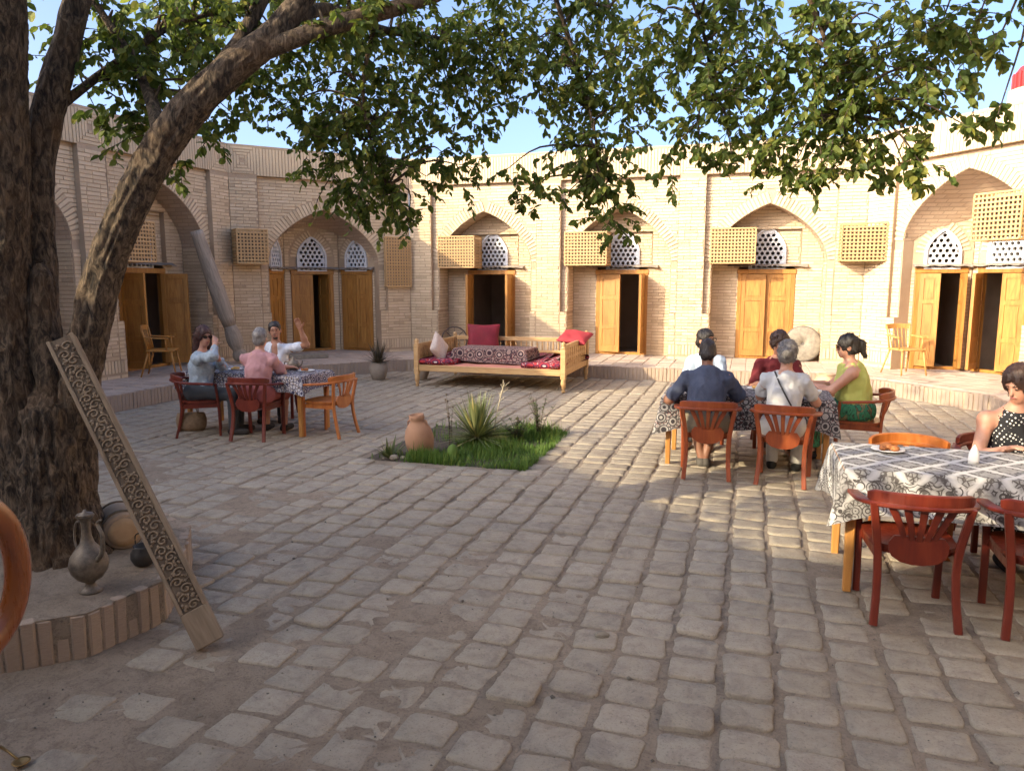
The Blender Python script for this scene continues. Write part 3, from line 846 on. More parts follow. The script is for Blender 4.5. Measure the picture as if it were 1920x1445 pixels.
def window(M, xc, y, hw, z0, zs, za, parent=None):
    f = arch_fn(hw, zs, za)
    fr = MB(); n = 26
    pts = [(-hw, z0), (-hw, zs)] + [(-hw * math.cos(math.pi * i / n), f(-hw * math.cos(math.pi * i / n))) for i in range(1, n)] + [(hw, zs), (hw, z0)]
    fr.sweep([M @ Vector((xc + a, y - .01, b)) for a, b in pts], rect_prof(.045, .05), up=tuple((M.to_3x3() @ Vector((0, 1, 0)))), smooth=False)
    fr.box((xc - hw - .02, y - .035, z0 - .03), (xc + hw + .02, y + .03, z0), 0, M)
    w = fr.build('window', M_GRILLE, building)
    g = MB(); s = 0.108; row = 0; z = z0 + .03
    K = 12
    while z < za + s:
        x = -hw + (s / 2 if row % 2 else 0) - s * .2
        while x < hw + s:
            lim = f(x) if abs(x) < hw else -9
            inn = abs(x) < hw + .01 and z < max(lim, f(hw)) + .01 and z > z0 - .02
            if inn:
                full = abs(x) < hw - .035 and z < f(x) - .05 and z > z0 + .01
                hexa = []
                for i in range(K):
                    a = 2 * math.pi * i / K + math.pi / 2
                    # hexagon boundary radius
                    k = (a - math.pi / 2) % (math.pi / 3) - math.pi / 6
                    rr = (s / 2) * 1.0 / math.cos(k)
                    hexa.append((math.cos(a) * rr, math.sin(a) * rr * .98))
                if full:
                    hr = 0.037
                    hole = [(math.cos(2 * math.pi * i / K + math.pi / 2) * hr, math.sin(2 * math.pi * i / K + math.pi / 2) * hr) for i in range(K)]
                    vs = [M @ Vector((xc + x + p, y, z + q)) for p, q in hexa] + [M @ Vector((xc + x + p, y + .002, z + q)) for p, q in hole] + [M @ Vector((xc + x + p, y + .05, z + q)) for p, q in hole]
                    fs = []
                    for i in range(K):
                        j = (i + 1) % K; fs += [(i, K + i, K + j, j), (K + i, 2 * K + i, 2 * K + j, K + j)]
                    g.add(vs, fs)
                else:
                    # solid rim cell, clipped to the outline
                    cl = []
                    for p, q in hexa:
                        px_ = max(-hw, min(hw, x + p)); pz = max(z0, min(f(px_), z + q)); cl.append((px_, pz))
                    g.add([M @ Vector((xc + p, y + .001, q)) for p, q in cl], [tuple(range(K))])
            x += s
        z += s * .862; row += 1
    g.build('grille', M_GRILLE, w)
    return w
def ledge(M, x0, x1, y, z):
    m = MB(); n = 14; vs = []
    for i in range(n + 1):
        x = x0 + (x1 - x0) * i / n; sag = .012 * math.sin(i * 1.7) - .02 * (abs(i / n - .5) * 2) ** 2
        for (yy, zz) in ((y, z + .035), (y - .11, z + .008 + sag), (y - .112, z - .004 + sag), (y, z)): vs.append(M @ Vector((x, yy, zz)))
    fs = []
    for i in range(n):
        for k in range(4): fs.append((i * 4 + k, (i + 1) * 4 + k, (i + 1) * 4 + (k + 1) % 4, i * 4 + (k + 1) % 4))
    m.add(vs, fs); m.build('door_canopy', M_LEDGE, building)
def room(mb, M, x0, x1, y0, y1, z0, z1, mi):
    v = [M @ Vector(p) for p in ((x0,y0,z0),(x1,y0,z0),(x1,y1,z0),(x0,y1,z0),(x0,y0,z1),(x1,y0,z1),(x1,y1,z1),(x0,y1,z1))]
    mb.add(v, [(0,1,2,3),(7,6,5,4),(1,2,6,5),(2,3,7,6),(3,0,4,7)], mi)

def pier(wi, mb, M, x0, x1, square=True):
    sol = lambda x: [(0.15, T)]
    fill(mb, M, sol, x0, x1, .012, step=5)
    soldiers(wi, M, x0, x1, 0, PLAT + .09, PLAT + .31)
    courses(wi, M, lambda x: [(0, T)], x0, x1, 0, PLAT + .31, FB - .01)
    courses(wi, M, lambda x: [(0, T)], x0, x1, 0, PLAT - .01, PLAT + .09)
    if square: rosette(wi, M, x0, x1, 0)
    else: soldiers(wi, M, x0, x1, 0, FB, T - .03)

def panel_front(wi, mb, M, x0, x1, xc, a, f, zs):
    brk = (xc - a, xc, xc + a)
    def s_panel(x): return [(f(x - xc), FB)] if abs(x - xc) < a else [(DADO, FB)]
    def s_brick(x):
        d = abs(x - xc)
        if d < a + .25:
            fo = arch_fn(a + .25, zs - .1, f(0) + .27)
            return [(fo(x - xc), FB)] if d >= a or True else []
        return [(DADO, FB)]
    def s_brick2(x):
        d = abs(x - xc)
        iv = s_brick(x)
        return iv + ([(DADO, zs - .12)] if d > a + .005 else [])
    fill(mb, M, s_panel, x0, x1, RD + .012, brk)
    def sb(x):
        lo = sorted(s_brick2(x)); return lo
    courses(wi, M, sb, x0, x1, RD, DADO, FB - .01)
    voussoirs(wi, M, xc, f, a, zs, RD)
    for (p, q) in ((x0, xc - a), (xc + a, x1)):
        fill(mb, M, lambda x: [(.15, DADO)], p, q, .012, step=5)
        soldiers(wi, M, p, q, 0, PLAT + .09, PLAT + .31)
        courses(wi, M, lambda x: [(0, DADO)], p, q, 0, PLAT + .31, DADO + .01)
        courses(wi, M, lambda x: [(0, T)], p, q, 0, PLAT - .01, PLAT + .09)
        mb.add([M @ Vector(v) for v in ((p, 0, DADO), (q, 0, DADO), (q, RD + .02, DADO), (p, RD + .02, DADO))], [(0, 1, 2, 3)])
    # frieze, its underside, sides of the panel recess
    fill(mb, M, lambda x: [(FB, T)], x0, x1, .012, step=5)
    soldiers(wi, M, x0, x1, 0, FB, T - .03)
    mb.add([M @ Vector(v) for v in ((x0, 0.0, FB), (x1, 0.0, FB), (x1, RD + .02, FB), (x0, RD + .02, FB))], [(0, 1, 2, 3)])
    for x in (x0, x1): mb.add([M @ Vector(v) for v in ((x, 0, DADO), (x, RD + .02, DADO), (x, RD + .02, FB), (x, 0, FB))], [(0, 1, 2, 3)])

def bay(wi, mb, M, x0, x1, la, ra, za=3.46, lmat=None):
    xc = (x0 + x1) / 2; a = 1.12; zs = za - 1.16; f = arch_fn(a, zs, za); yb = 0.64
    panel_front(wi, mb, M, x0, x1, xc, a, f, zs)
    for sg in (-1, 1):                                            # reveals
        x = xc + sg * a
        mb.add([M @ Vector(v) for v in ((x, .006, .15), (x, yb + .02, .15), (x, yb + .02, DADO), (x, .006, DADO))], [(0, 1, 2, 3)])
        mb.add([M @ Vector(v) for v in ((x, RD + .006, DADO), (x, yb + .02, DADO), (x, yb + .02, zs), (x, RD + .006, zs))], [(0, 1, 2, 3)])
        MR = M @ Matrix.Translation((x, 0, 0)) @ Matrix.Rotation(-R(90) * sg, 4, 'Z')
        for (d0, z0_, z1_) in ((.012, PLAT, DADO), (RD + .012, DADO, zs)):
            lo, hi = (d0, yb - .005) if sg < 0 else (-yb + .005, -d0)
            courses(wi, MR, lambda t: [(0, z1_ + .02)], lo, hi, -.010, z0_, z1_)
    N = 44; vs = []
    for i in range(N + 1):
        x = -a * math.cos(math.pi * i / N)
        z = f(x)
        for yy in (RD + .004, yb + .02): vs.append(M @ Vector((xc + x, yy, z)))
    mb.add(vs, [(2 * i, 2 * i + 1, 2 * i + 3, 2 * i + 2) for i in range(N)], 1)
    # back wall with a shallow rectangular recess round the window
    dh = 0.58; zt = PLAT + 1.90; rw, rz = 0.66, min(3.30, f(.66) - .1); hw, w0, ws, wa = 0.355, 2.17, 2.52, 3.02; fw = arch_fn(hw, ws, wa)
    def s_back(x):
        d = abs(x - xc); top = f(x - xc)
        if d < dh - .02: return [(min(rz, top), top)]
        if d < rw: return [(.15, zt + .06), (min(rz, top), top)]
        return [(.15, top)]
    brk = (xc - rw, xc - dh + .02, xc, xc + dh - .02, xc + rw)
    fill(mb, M, s_back, xc - a, xc + a, yb + .012, brk)
    courses(wi, M, s_back, xc - a + .01, xc + a - .01, yb, PLAT, za)
    yr = yb + .09
    def s_rec(x):
        d = abs(x - xc)
        if d < hw: return [(zt + .05, w0), (fw(x - xc), rz)]
        return [(zt + .05, rz)]
    fill(mb, M, s_rec, xc - rw, xc + rw, yr + .012, (xc - hw, xc, xc + hw))
    courses(wi, M, s_rec, xc - rw + .005, xc + rw - .005, yr, zt + .06, rz)
    for sg in (-1, 1):
        x = xc + sg * rw; mb.add([M @ Vector(v) for v in ((x, yb, zt + .05), (x, yr + .02, zt + .05), (x, yr + .02, rz), (x, yb, rz))], [(0, 1, 2, 3)])
    for z in (zt + .055, rz): mb.add([M @ Vector(v) for v in ((xc - rw, yb, z), (xc + rw, yb, z), (xc + rw, yr + .02, z), (xc - rw, yr + .02, z))], [(0, 1, 2, 3)])
    room(mb, M, xc - 1.05, xc + 1.05, yb + .013, yb + 3.0, .15, 3.15, 2)
    door(M, xc, yb + .02, dh, la, ra, lmat=lmat)
    window(M, xc, yr + .0, hw, w0, ws, wa)
    ledge(M, xc - .80, xc + .80, yb - .005, zt + .075)

def corner_bay(wi, mb, M, x0, x1, doors, za=3.45):
    xc = (x0 + x1) / 2; a = 1.24; zs = za - 1.15; f = arch_fn(a, zs, za)
    panel_front(wi, mb, M, x0, x1, xc, a, f, zs)
    plan = [(-a, RD), (-a, .34), (-.64, 1.16), (.64, 1.16), (a, .34), (a, RD)]
    for sg in (-1, 1):
        x = xc + sg * a
        mb.add([M @ Vector(v) for v in ((x, .006, .15), (x, .35, .15), (x, .35, DADO), (x, .006, DADO))], [(0, 1, 2, 3)])
        mb.add([M @ Vector(v) for v in ((x, RD + .006, DADO), (x, .35, DADO), (x, .35, zs), (x, RD + .006, zs))], [(0, 1, 2, 3)])
    def zback(s): return zs + (3.14 - zs) * max(0, 1 - abs(s) ** 2.2) ** 0.75
    def pback(s):
        # param -1..1 along the three facets
        b = 0.52
        if s < -b: t = (s + 1) / (1 - b); return (-a + (a - .64) * t, .34 + .82 * t)
        if s > b: t = (1 - s) / (1 - b); return (a - (a - .64) * t, .34 + .82 * t)
        return (.64 * s / b, 1.16)
    # vault between the arch and the facets
    S = 40; K = 9; vs = []
    for i in range(S + 1):
        s = -math.cos(math.pi * i / S)
        for k in range(K + 1):
            t = k / K; bx, by = pback(s); fx = a * s
            x = fx + (bx - fx) * t; y = RD + .004 + (by - RD) * t
            z = f(fx) + (zback(s) - f(fx)) * t + .10 * math.sin(math.pi * t) * (1 - abs(s)) ** .5
            vs.append(M @ Vector((xc + x, y, z)))
    mb.add(vs, [(i * (K + 1) + k, i * (K + 1) + k + 1, (i + 1) * (K + 1) + k + 1, (i + 1) * (K + 1) + k) for i in range(S) for k in range(K)], 1)
    segs = [(plan[1], plan[2], (-1.0, -.52)), (plan[2], plan[3], (-.52, .52)), (plan[3], plan[4], (.52, 1.0))]
    for (p, q, (s0, s1)), (hd, la, ra, lm) in zip(segs, doors):
        A = M @ Vector((xc + p[0], p[1], 0)); B = M @ Vector((xc + q[0], q[1], 0))
        MF, L = frame2((A.x, A.y), (B.x, B.y)); c = L / 2
        hw, w0, ws, wa = (.33, 2.15, 2.45, 2.90) if hd > .46 else (.285, 2.15, 2.42, 2.84)
        fw = arch_fn(hw, ws, wa); zt = PLAT + 1.89
        def top(x): return zback(s0 + (s1 - s0) * x / L) + .03
        def sol(x):
            d = abs(x - c); tp = top(x)
            if d < hw: return [(zt, w0), (min(tp, fw(x - c)), tp)]
            if d < hd - .02: return [(zt, tp)]
            return [(.15, tp)]
        fill(mb, MF, sol, 0, L, .012, (c - hd + .02, c - hw, c, c + hw, c + hd - .02))
        def solb(x):
            d = abs(x - c); tp = top(x) - .04
            fo = arch_fn(hw + .2, ws, wa + .22)
            if d < hw + .2: return ([(.15, zt)] if d > hd else []) + [(min(tp, fo(x - c)), tp)]
            return [(.15, tp)]
        courses(wi, MF, solb, .005, L - .005, 0, PLAT, 3.4)
        voussoirs(wi, MF, c, fw, hw + .012, ws, 0, .17, .062)
        room(mb, MF, -.05, L + .05, .013, 2.6, .15, 3.0, 2)
        door(MF, c, .02, hd, la, ra, lmat=lm)
        window(MF, c, .0, hw, w0, ws, wa)
        ledge(MF, .02, L - .02, -.005, zt + .05)

def wall_seg(i, items):
    P0, P1 = RING[i - 1], RING[i]
    M, L = frame2(P0, P1); mb = MB()
    for it in items:
        if it[0] == 'pier': pier(i, mb, M, it[1], it[2], it[3] if len(it) > 3 else True)
        elif it[0] == 'bay': bay(i, mb, M, *it[1:])
        elif it[0] == 'corner': corner_bay(i, mb, M, *it[1:])
        elif it[0] == 'plain':
            mb.box((it[1], 0, .1), (it[2], 1.0, T), 4, M)
    # coping and wall body behind
    mb.box((0, .005, T - .028), (L, .45, T + .02), 0, M)
    mb.box((-.3, .45, T - .6), (L + .3, 4.2, T - .14), 3, M)
    mb.box((-1.2, 4.0, .0), (L + 1.2, 4.2, T - .1), 0, M)
    return mb.build('wall', [M_MORTAR, M_VAULT, M_DARKROOM, M_ROOF, M_BRICK], building)
WALLS = {}
WALLS[0] = wall_seg(0, [('plain', 0, 5.74), ('pier', 5.74, 6.29), ('bay', 6.29, 8.83, 0, 0, 3.70), ('pier', 8.83, 9.38), ('bay', 9.38, 11.92, 84, 118, 3.70), ('pier', 11.92, 12.47)])
WALLS[1] = wall_seg(1, [('pier', 0, .57), ('corner', .57, 3.42, ((.43, 12, 4, None), (.50, 6, -70, None), (.43, 3, 2, None))), ('pier', 3.42, 3.99)])
WALLS[2] = wall_seg(2, [('pier', 0, .54), ('bay', .54, 3.08, 86, 92), ('pier', 3.08, 3.63), ('bay', 3.63, 6.17, 14, 88), ('pier', 6.17, 6.71), ('bay', 6.71, 9.24, 5, -4), ('pier', 9.24, 9.78)])
WALLS[3] = wall_seg(3, [('pier', 0, .62), ('corner', .60, 3.48, ((.43, 20, 88, None), (.50, 72, 8, None), (.43, 0, 0, None)), 3.79), ('pier', 3.48, 4.089)])
for i in (4, 5, 6, 7):
    L = math.hypot(RING[i][0] - RING[i - 1][0], RING[i][1] - RING[i - 1][1]); WALLS[i] = wall_seg(i, [('plain', 0, L)])
# bricks: the 300 that show largest are objects, the rest of each wall one mesh
def br_pos(b): return b[1] @ Vector((b[2], b[3], b[4]))
order = []
for k, b in enumerate(BR):
    p = br_pos(b)
    order.append((0 if in_view(p.x, p.y, p.z) else 1, p.length / math.sqrt(b[5] * b[6]) , k))
order.sort()
single = set(k for _, _, k in order[:300])
ub = MB(); ub.box((-.5, 0, -.5), (.5, .025, .5)); unit_brick = ub.mesh('brick', M_BRICK)
cube = np.array([(-.5,0,-.5),(.5,0,-.5),(.5,0,.5),(-.5,0,.5),(-.5,1,-.5),(.5,1,-.5),(.5,1,.5),(-.5,1,.5)])
bf = np.array([(0,1,2,3),(0,4,5,1),(1,5,6,2),(2,6,7,3),(3,7,4,0)])
per = {}
for k, b in enumerate(BR):
    wi, M, x, y, z, w, h = b
    if k in single:
        o = link('brick', unit_brick, WALLS[wi]); o.matrix_local = M @ Matrix.Translation((x, y, z)) @ Matrix.Diagonal((w, 1, h, 1)); continue
    jit = np.array([br_.uniform(-.003, .003) for _ in range(8)])
    v = cube * (w, .025, h) + (x, y, z); v[:, 2] += jit
    Mn = np.array(M); per.setdefault(wi, []).append(v @ Mn[:3, :3].T + Mn[:3, 3])
for wi, L in per.items():
    V = np.concatenate(L); nb_ = len(L)
    FA = (bf[None] + (np.arange(nb_) * 8)[:, None, None]).reshape(-1, 4)
    tag(link('brickwork', mesh_np('brickwork', V, FA, [M_BRICK]), WALLS[wi]), kind='stuff')
print('bricks', len(BR))
# ------------------------------------------------------------------ the old tree and its brick-edged bed
bed = MB(); n = len(BEDPTS)
bed.prism(BEDPTS, -0.05, 0.238)
treebed = bed.build('tree_bed', [M_DIRT]); tag(treebed, 'raised brick edged earth bed round the foot of the old tree', 'tree bed')
top = MB(); rr = random.Random(4)
cxm, cym = -4.1, 3.35
ringn = 6; vs = []
for k in range(ringn + 1):
    for (x, y) in BEDPTS:
        t = k / ringn; px_, py_ = x + (cxm - x) * t, y + (cym - y) * t
        vs.append((px_, py_, 0.238 + .03 * t + rr.uniform(0, .012)))
top.add(vs, [(k * n + i, k * n + (i + 1) % n, (k + 1) * n + (i + 1) % n, (k + 1) * n + i) for k in range(ringn) for i in range(n)], 0, True)
top.build('soil', M_DIRT, treebed)
bb = MB(); bb.bbox((-.034, -.007, 0), (.034, .05, 1), .010); bedbrick = bb.mesh('edging_brick', M_EDGE)
for i in range(n):
    a = Vector(BEDPTS[i]); b = Vector(BEDPTS[(i + 1) % n]); d = b - a; L = d.length; d.normalize(); s_ = .04; ang = math.atan2(d.y, d.x)
    while s_ < L:
        p = a + d * s_
        if p.y < 4.5 and (p.x > -4.2 or p.y < 2.9):
            link('edging_brick', bedbrick, treebed, (p.x, p.y, -.03), (rr.gauss(0, .02), rr.gauss(0, .012), ang), (rr.uniform(.96, 1.04), rr.uniform(.8, 1.2), .258 + rr.uniform(0, .022)))
        s_ += .071

tree = empty('mulberry_tree', (TREE[0], TREE[1], 0.2))
tag(tree, 'old forked tree with ridged bark and drooping green crown over the courtyard', 'tree')
TO = Vector((TREE[0], TREE[1], 0.2))
def bark_tube(pts, rad, seed=0, seg=40, amp=1.0):
    P = spline(pts, 8); L = [0]
    for a, b in zip(P[:-1], P[1:]): L.append(L[-1] + (b - a).length)
    m = max(8, int(L[-1] / (0.026 if seg < 50 else 0.015))); s = np.linspace(0, L[-1], m)
    C = np.stack([np.interp(s, L, [p[k] for p in P]) for k in range(3)], -1)
    rads = np.interp(s, np.interp(np.arange(len(rad)), np.arange(len(rad)), np.array([L[min(i * 8, len(L) - 1)] for i in range(len(rad))])), rad)
    Tn = np.gradient(C, axis=0); Tn /= np.linalg.norm(Tn, axis=1)[:, None]
    ref = np.array([1.0, 0.15, 0.0]); A = ref - Tn * (Tn @ ref)[:, None]; A /= np.linalg.norm(A, axis=1)[:, None]; B = np.cross(Tn, A)
    th = np.linspace(0, 2 * np.pi, seg, endpoint=False)
    rr_ = rads[:, None] * np.ones(seg)[None]
    q = np.stack([np.cos(th)[None] * rr_ * 26 + seed * 7.7, np.sin(th)[None] * rr_ * 26, s[:, None] * 6.5 + np.zeros(seg)[None] + seed], -1)
    warp = vnoise(q * 0.45 + 9)
    q2 = q.copy(); q2[..., 0] += warp * 1.6; q2[..., 1] += warp * 1.2
    ridge = 1 - 2 * np.abs(vnoise(q2)) * 2; lump = vnoise(q * np.array([.22, .22, .35]) + 3)
    fine = vnoise(q * 2.7)
    rr_ = rr_ * (1 + amp * (0.115 * ridge + 0.15 * lump + 0.07 * fine))
    V = C[:, None] + rr_[..., None] * (np.cos(th)[None, :, None] * A[:, None] + np.sin(th)[None, :, None] * B[:, None])
    idx = np.arange(m * seg).reshape(m, seg); nx_ = np.roll(idx, -1, 1)
    F_ = np.stack([idx[:-1], nx_[:-1], nx_[1:], idx[1:]], -1).reshape(-1, 4)
    return V.reshape(-1, 3), F_
def bark_obj(name, tubes, parent):
    VV = []; FF_ = []; b = 0
    for t in tubes:
        v, f = t; VV.append(v - np.array(TO)); FF_.append(f + b); b += len(v)
    return link(name, mesh_np(name, np.concatenate(VV), np.concatenate(FF_), [M_BARK], True), parent)
S0 = bark_tube([(-3.96, 3.36, .12), (-3.97, 3.37, .3), (-3.99, 3.38, .6), (-4.0, 3.4, .9), (-4.01, 3.42, 1.15), (-4.03, 3.44, 1.3)], [.35, .245, .208, .20, .175, .08], 1, 110)
S1 = bark_tube([(-4.02, 3.33, 0.25), (-4.09, 3.34, 0.6), (-4.17, 3.34, 0.95), (-4.21, 3.35, 1.37), (-4.2, 3.34, 1.94), (-4.15, 3.35, 2.47), (-4.1, 3.36, 3.07), (-4.01, 3.33, 3.7), (-3.86, 3.18, 4.6), (-3.66, 2.88, 5.4)], [.18, .165, .15, .14, .132, .128, .124, .12, .08, .04], 2, 80)
S2 = bark_tube([(-3.95, 3.42, 0.35), (-4.027, 3.482, 0.9), (-4.145, 3.514, 1.5), (-4.155, 3.544, 2.07), (-4.145, 3.564, 2.5), (-4.085, 3.604, 2.85), (-3.985, 3.664, 3.2), (-3.855, 3.764, 3.7), (-3.615, 4.064, 4.5)], [.15, .12, .105, .095, .09, .084, .078, .065, .03], 3, 64)
S2s = bark_tube([(-3.93, 3.4, 0.7), (-3.973, 3.425, 1.2), (-4.035, 3.43, 1.6), (-4.04, 3.45, 1.95), (-4.035, 3.44, 2.03)], [.11, .095, .08, .065, .02], 9, 64)
S3 = bark_tube([(-3.94, 3.42, .45), (-3.92, 3.46, .85), (-3.88, 3.48, 1.15), (-3.795, 3.52, 1.56), (-3.66, 3.566, 2.0), (-3.52, 3.61, 2.32), (-3.31, 3.675, 2.68), (-3.12, 3.74, 2.92), (-2.93, 3.84, 3.13), (-2.72, 3.95, 3.32), (-2.54, 4.06, 3.58), (-2.38, 4.2, 3.95), (-2.1, 4.4, 4.5)], [.15, .125, .112, .102, .098, .096, .094, .092, .086, .075, .062, .05, .035], 4, 80)
bark_obj('trunk', [S0, S1, S2, S2s, S3], tree)
def limb(pts, r0, r1, seed): return bark_tube(pts, list(np.linspace(r0, r1, len(pts))), seed, 14, .6)
LIMBS = [
 [(-3.12, 3.74, 2.95), (-2.95, 3.95, 3.3), (-2.85, 4.2, 3.75), (-2.7, 4.6, 4.4), (-2.5, 5.0, 5.0)],
 [(-3.3, 3.68, 2.7), (-3.5, 3.85, 2.98), (-3.7, 3.95, 3.25), (-3.95, 3.95, 3.6), (-4.2, 3.9, 4.0)],
 [(-2.60, 4.02, 3.46), (-2.62, 4.5, 3.64), (-2.65, 5.1, 3.72), (-2.55, 5.6, 3.8), (-2.3, 6.0, 3.85)],
 [(-1.95, 4.45, 3.62), (-1.75, 5.0, 3.9), (-1.45, 5.6, 4.0), (-1.1, 5.9, 3.95)],
 [(-2.82, 3.90, 3.22), (-2.42, 4.06, 3.38), (-2.1, 4.3, 3.53), (-1.5, 4.6, 3.8), (-.7, 4.9, 4.0), (.2, 5.1, 3.95), (.9, 5.15, 3.78), (1.35, 5.0, 3.6)],
 [(-.7, 4.9, 4.0), (-.5, 5.25, 3.85), (-.35, 5.4, 3.5), (-.3, 5.4, 3.1)],
 [(.1, 5.08, 3.96), (.3, 5.25, 3.6), (.45, 5.2, 3.2), (.5, 5.2, 2.95)],
 [(-2.65, 5.1, 3.72), (-2.72, 5.05, 3.3), (-2.65, 5.03, 2.9), (-2.55, 5.06, 2.6)],
 [(-1.45, 5.6, 4.0), (-1.3, 5.8, 3.5), (-1.15, 5.7, 3.0), (-1.07, 5.65, 2.6)],
 [(-4.07, 3.61, 2.9), (-3.88, 4.0, 3.3), (-3.65, 4.3, 3.6), (-3.4, 4.7, 3.8)],
 [(-3.95, 3.35, 3.7), (-3.6, 2.4, 4.0), (-3.0, 1.2, 4.15), (-2.2, .2, 4.2)],
 [(-4.02, 3.35, 3.4), (-4.5, 2.8, 3.75), (-5.0, 2.2, 3.9), (-5.5, 1.6, 4.0)]]
LR = [.055, .045, .045, .04, .055, .018, .018, .018, .018, .03, .06, .05]
bark_obj('limbs', [limb(p, r_, r_ * .3, 20 + i) for i, (p, r_) in enumerate(zip(LIMBS, LR))], tree)
CL = [(-3.99, 3.99, 3.48, 0.3), (-3.81, 4.04, 3.29, 0.3), (-3.95, 4.0, 3.13, 0.25), (-3.66, 4.09, 3.06, 0.28), (-3.68, 4.29, 3.41, 0.3), (-3.69, 4.08, 3.55, 0.3), (-3.61, 4.52, 3.61, 0.3), (-3.52, 4.55, 3.29, 0.25), (-3.57, 4.33, 3.68, 0.3), (-4.07, 3.96, 3.61, 0.25), (-3.49, 4.67, 3.74, 0.3), (-3.83, 4.04, 2.96, 0.15), (-4.05, 3.96, 3.01, 0.12), (-3.44, 3.95, 2.62, 0.1), (-3.47, 4.36, 2.94, 0.15), (-3.35, 4.61, 3.22, 0.2), (-3.28, 4.73, 3.35, 0.2), (-3.4, 4.49, 3.04, 0.16), (-3.3, 4.83, 3.11, 0.16), (-3.12, 4.89, 3.0, 0.2), (-3.02, 5.13, 3.73, 0.35), (-3.1, 5.1, 3.36, 0.3), (-2.86, 4.97, 3.09, 0.3), (-2.94, 4.95, 2.83, 0.25), (-2.72, 5.01, 2.68, 0.28), (-2.82, 5.4, 3.52, 0.35), (-2.66, 5.24, 3.13, 0.3), (-2.64, 5.04, 2.86, 0.3), (-2.5, 5.08, 2.52, 0.22), (-2.41, 5.11, 2.35, 0.14), (-2.84, 4.98, 2.49, 0.16), (-2.58, 5.69, 3.86, 0.35), (-2.51, 5.71, 3.5, 0.3), (-2.47, 5.51, 3.09, 0.25), (-2.35, 5.76, 3.74, 0.3), (-2.31, 5.77, 3.37, 0.25), (-2.32, 5.56, 2.91, 0.18), (-2.17, 5.82, 3.17, 0.2), (-2.36, 5.34, 2.7, 0.16), (-2.16, 5.61, 2.81, 0.2), (-3.12, 4.89, 3.78, 0.3), (-3.19, 4.87, 3.49, 0.15), (-2.1, 5.84, 3.86, 0.35), (-1.99, 5.88, 3.58, 0.3), (-1.9, 5.9, 3.94, 0.35), (-1.74, 5.95, 3.7, 0.3), (-1.7, 5.96, 3.42, 0.18), (-1.49, 5.82, 3.79, 0.35), (-1.41, 5.84, 3.48, 0.3), (-1.29, 5.88, 3.17, 0.28), (-1.21, 5.7, 2.88, 0.25), (-1.07, 5.64, 2.67, 0.25), (-1.03, 5.65, 2.44, 0.18), (-0.86, 5.7, 2.63, 0.13), (-1.19, 5.92, 3.87, 0.3), (-0.95, 5.78, 3.54, 0.3), (-0.91, 5.79, 3.19, 0.25), (-1.65, 5.77, 2.67, 0.16), (-1.88, 5.7, 2.75, 0.13), (-1.7, 5.75, 2.55, 0.1), (-1.36, 5.65, 2.57, 0.14), (-0.7, 5.55, 3.64, 0.3), (-0.63, 5.57, 3.32, 0.22), (-0.45, 5.42, 3.04, 0.2), (-0.36, 5.34, 2.8, 0.18), (-0.33, 5.46, 3.47, 0.3), (-0.24, 5.38, 3.14, 0.25), (-0.16, 5.4, 3.65, 0.3), (-0.01, 5.24, 3.29, 0.28), (0.07, 5.26, 3.0, 0.25), (0.14, 5.29, 2.8, 0.22), (0.24, 5.21, 2.65, 0.2), (0.3, 5.34, 3.48, 0.3), (0.38, 5.26, 3.17, 0.28), (0.44, 5.17, 2.89, 0.25), (0.53, 5.2, 2.7, 0.2), (0.55, 5.21, 3.27, 0.28), (0.64, 5.13, 2.99, 0.25), (0.7, 5.15, 2.78, 0.2), (0.72, 5.26, 3.48, 0.3), (0.8, 5.07, 3.15, 0.25), (0.87, 5.1, 2.91, 0.18), (0.93, 5.12, 2.71, 0.16), (0.98, 5.03, 2.53, 0.1), (0.99, 5.13, 3.36, 0.28), (1.04, 5.05, 3.1, 0.2), (1.14, 4.97, 3.33, 0.25), (1.22, 5.0, 3.14, 0.12), (1.1, 4.86, 2.78, 0.13), (1.24, 4.79, 2.81, 0.1), (0.87, 5.1, 2.57, 0.12), (0.02, 5.25, 2.65, 0.12), (-0.58, 5.37, 2.76, 0.12), (-0.15, 5.3, 2.75, 0.14), (0.4, 5.16, 2.63, 0.12), (0.73, 5.16, 2.59, 0.1)]
lr = np.random.default_rng(17)
twigs = MB(); LP = []; LX = []; LS = []
limb_pts = [Vector(q) for p in LIMBS for q in spline(p, 5)]
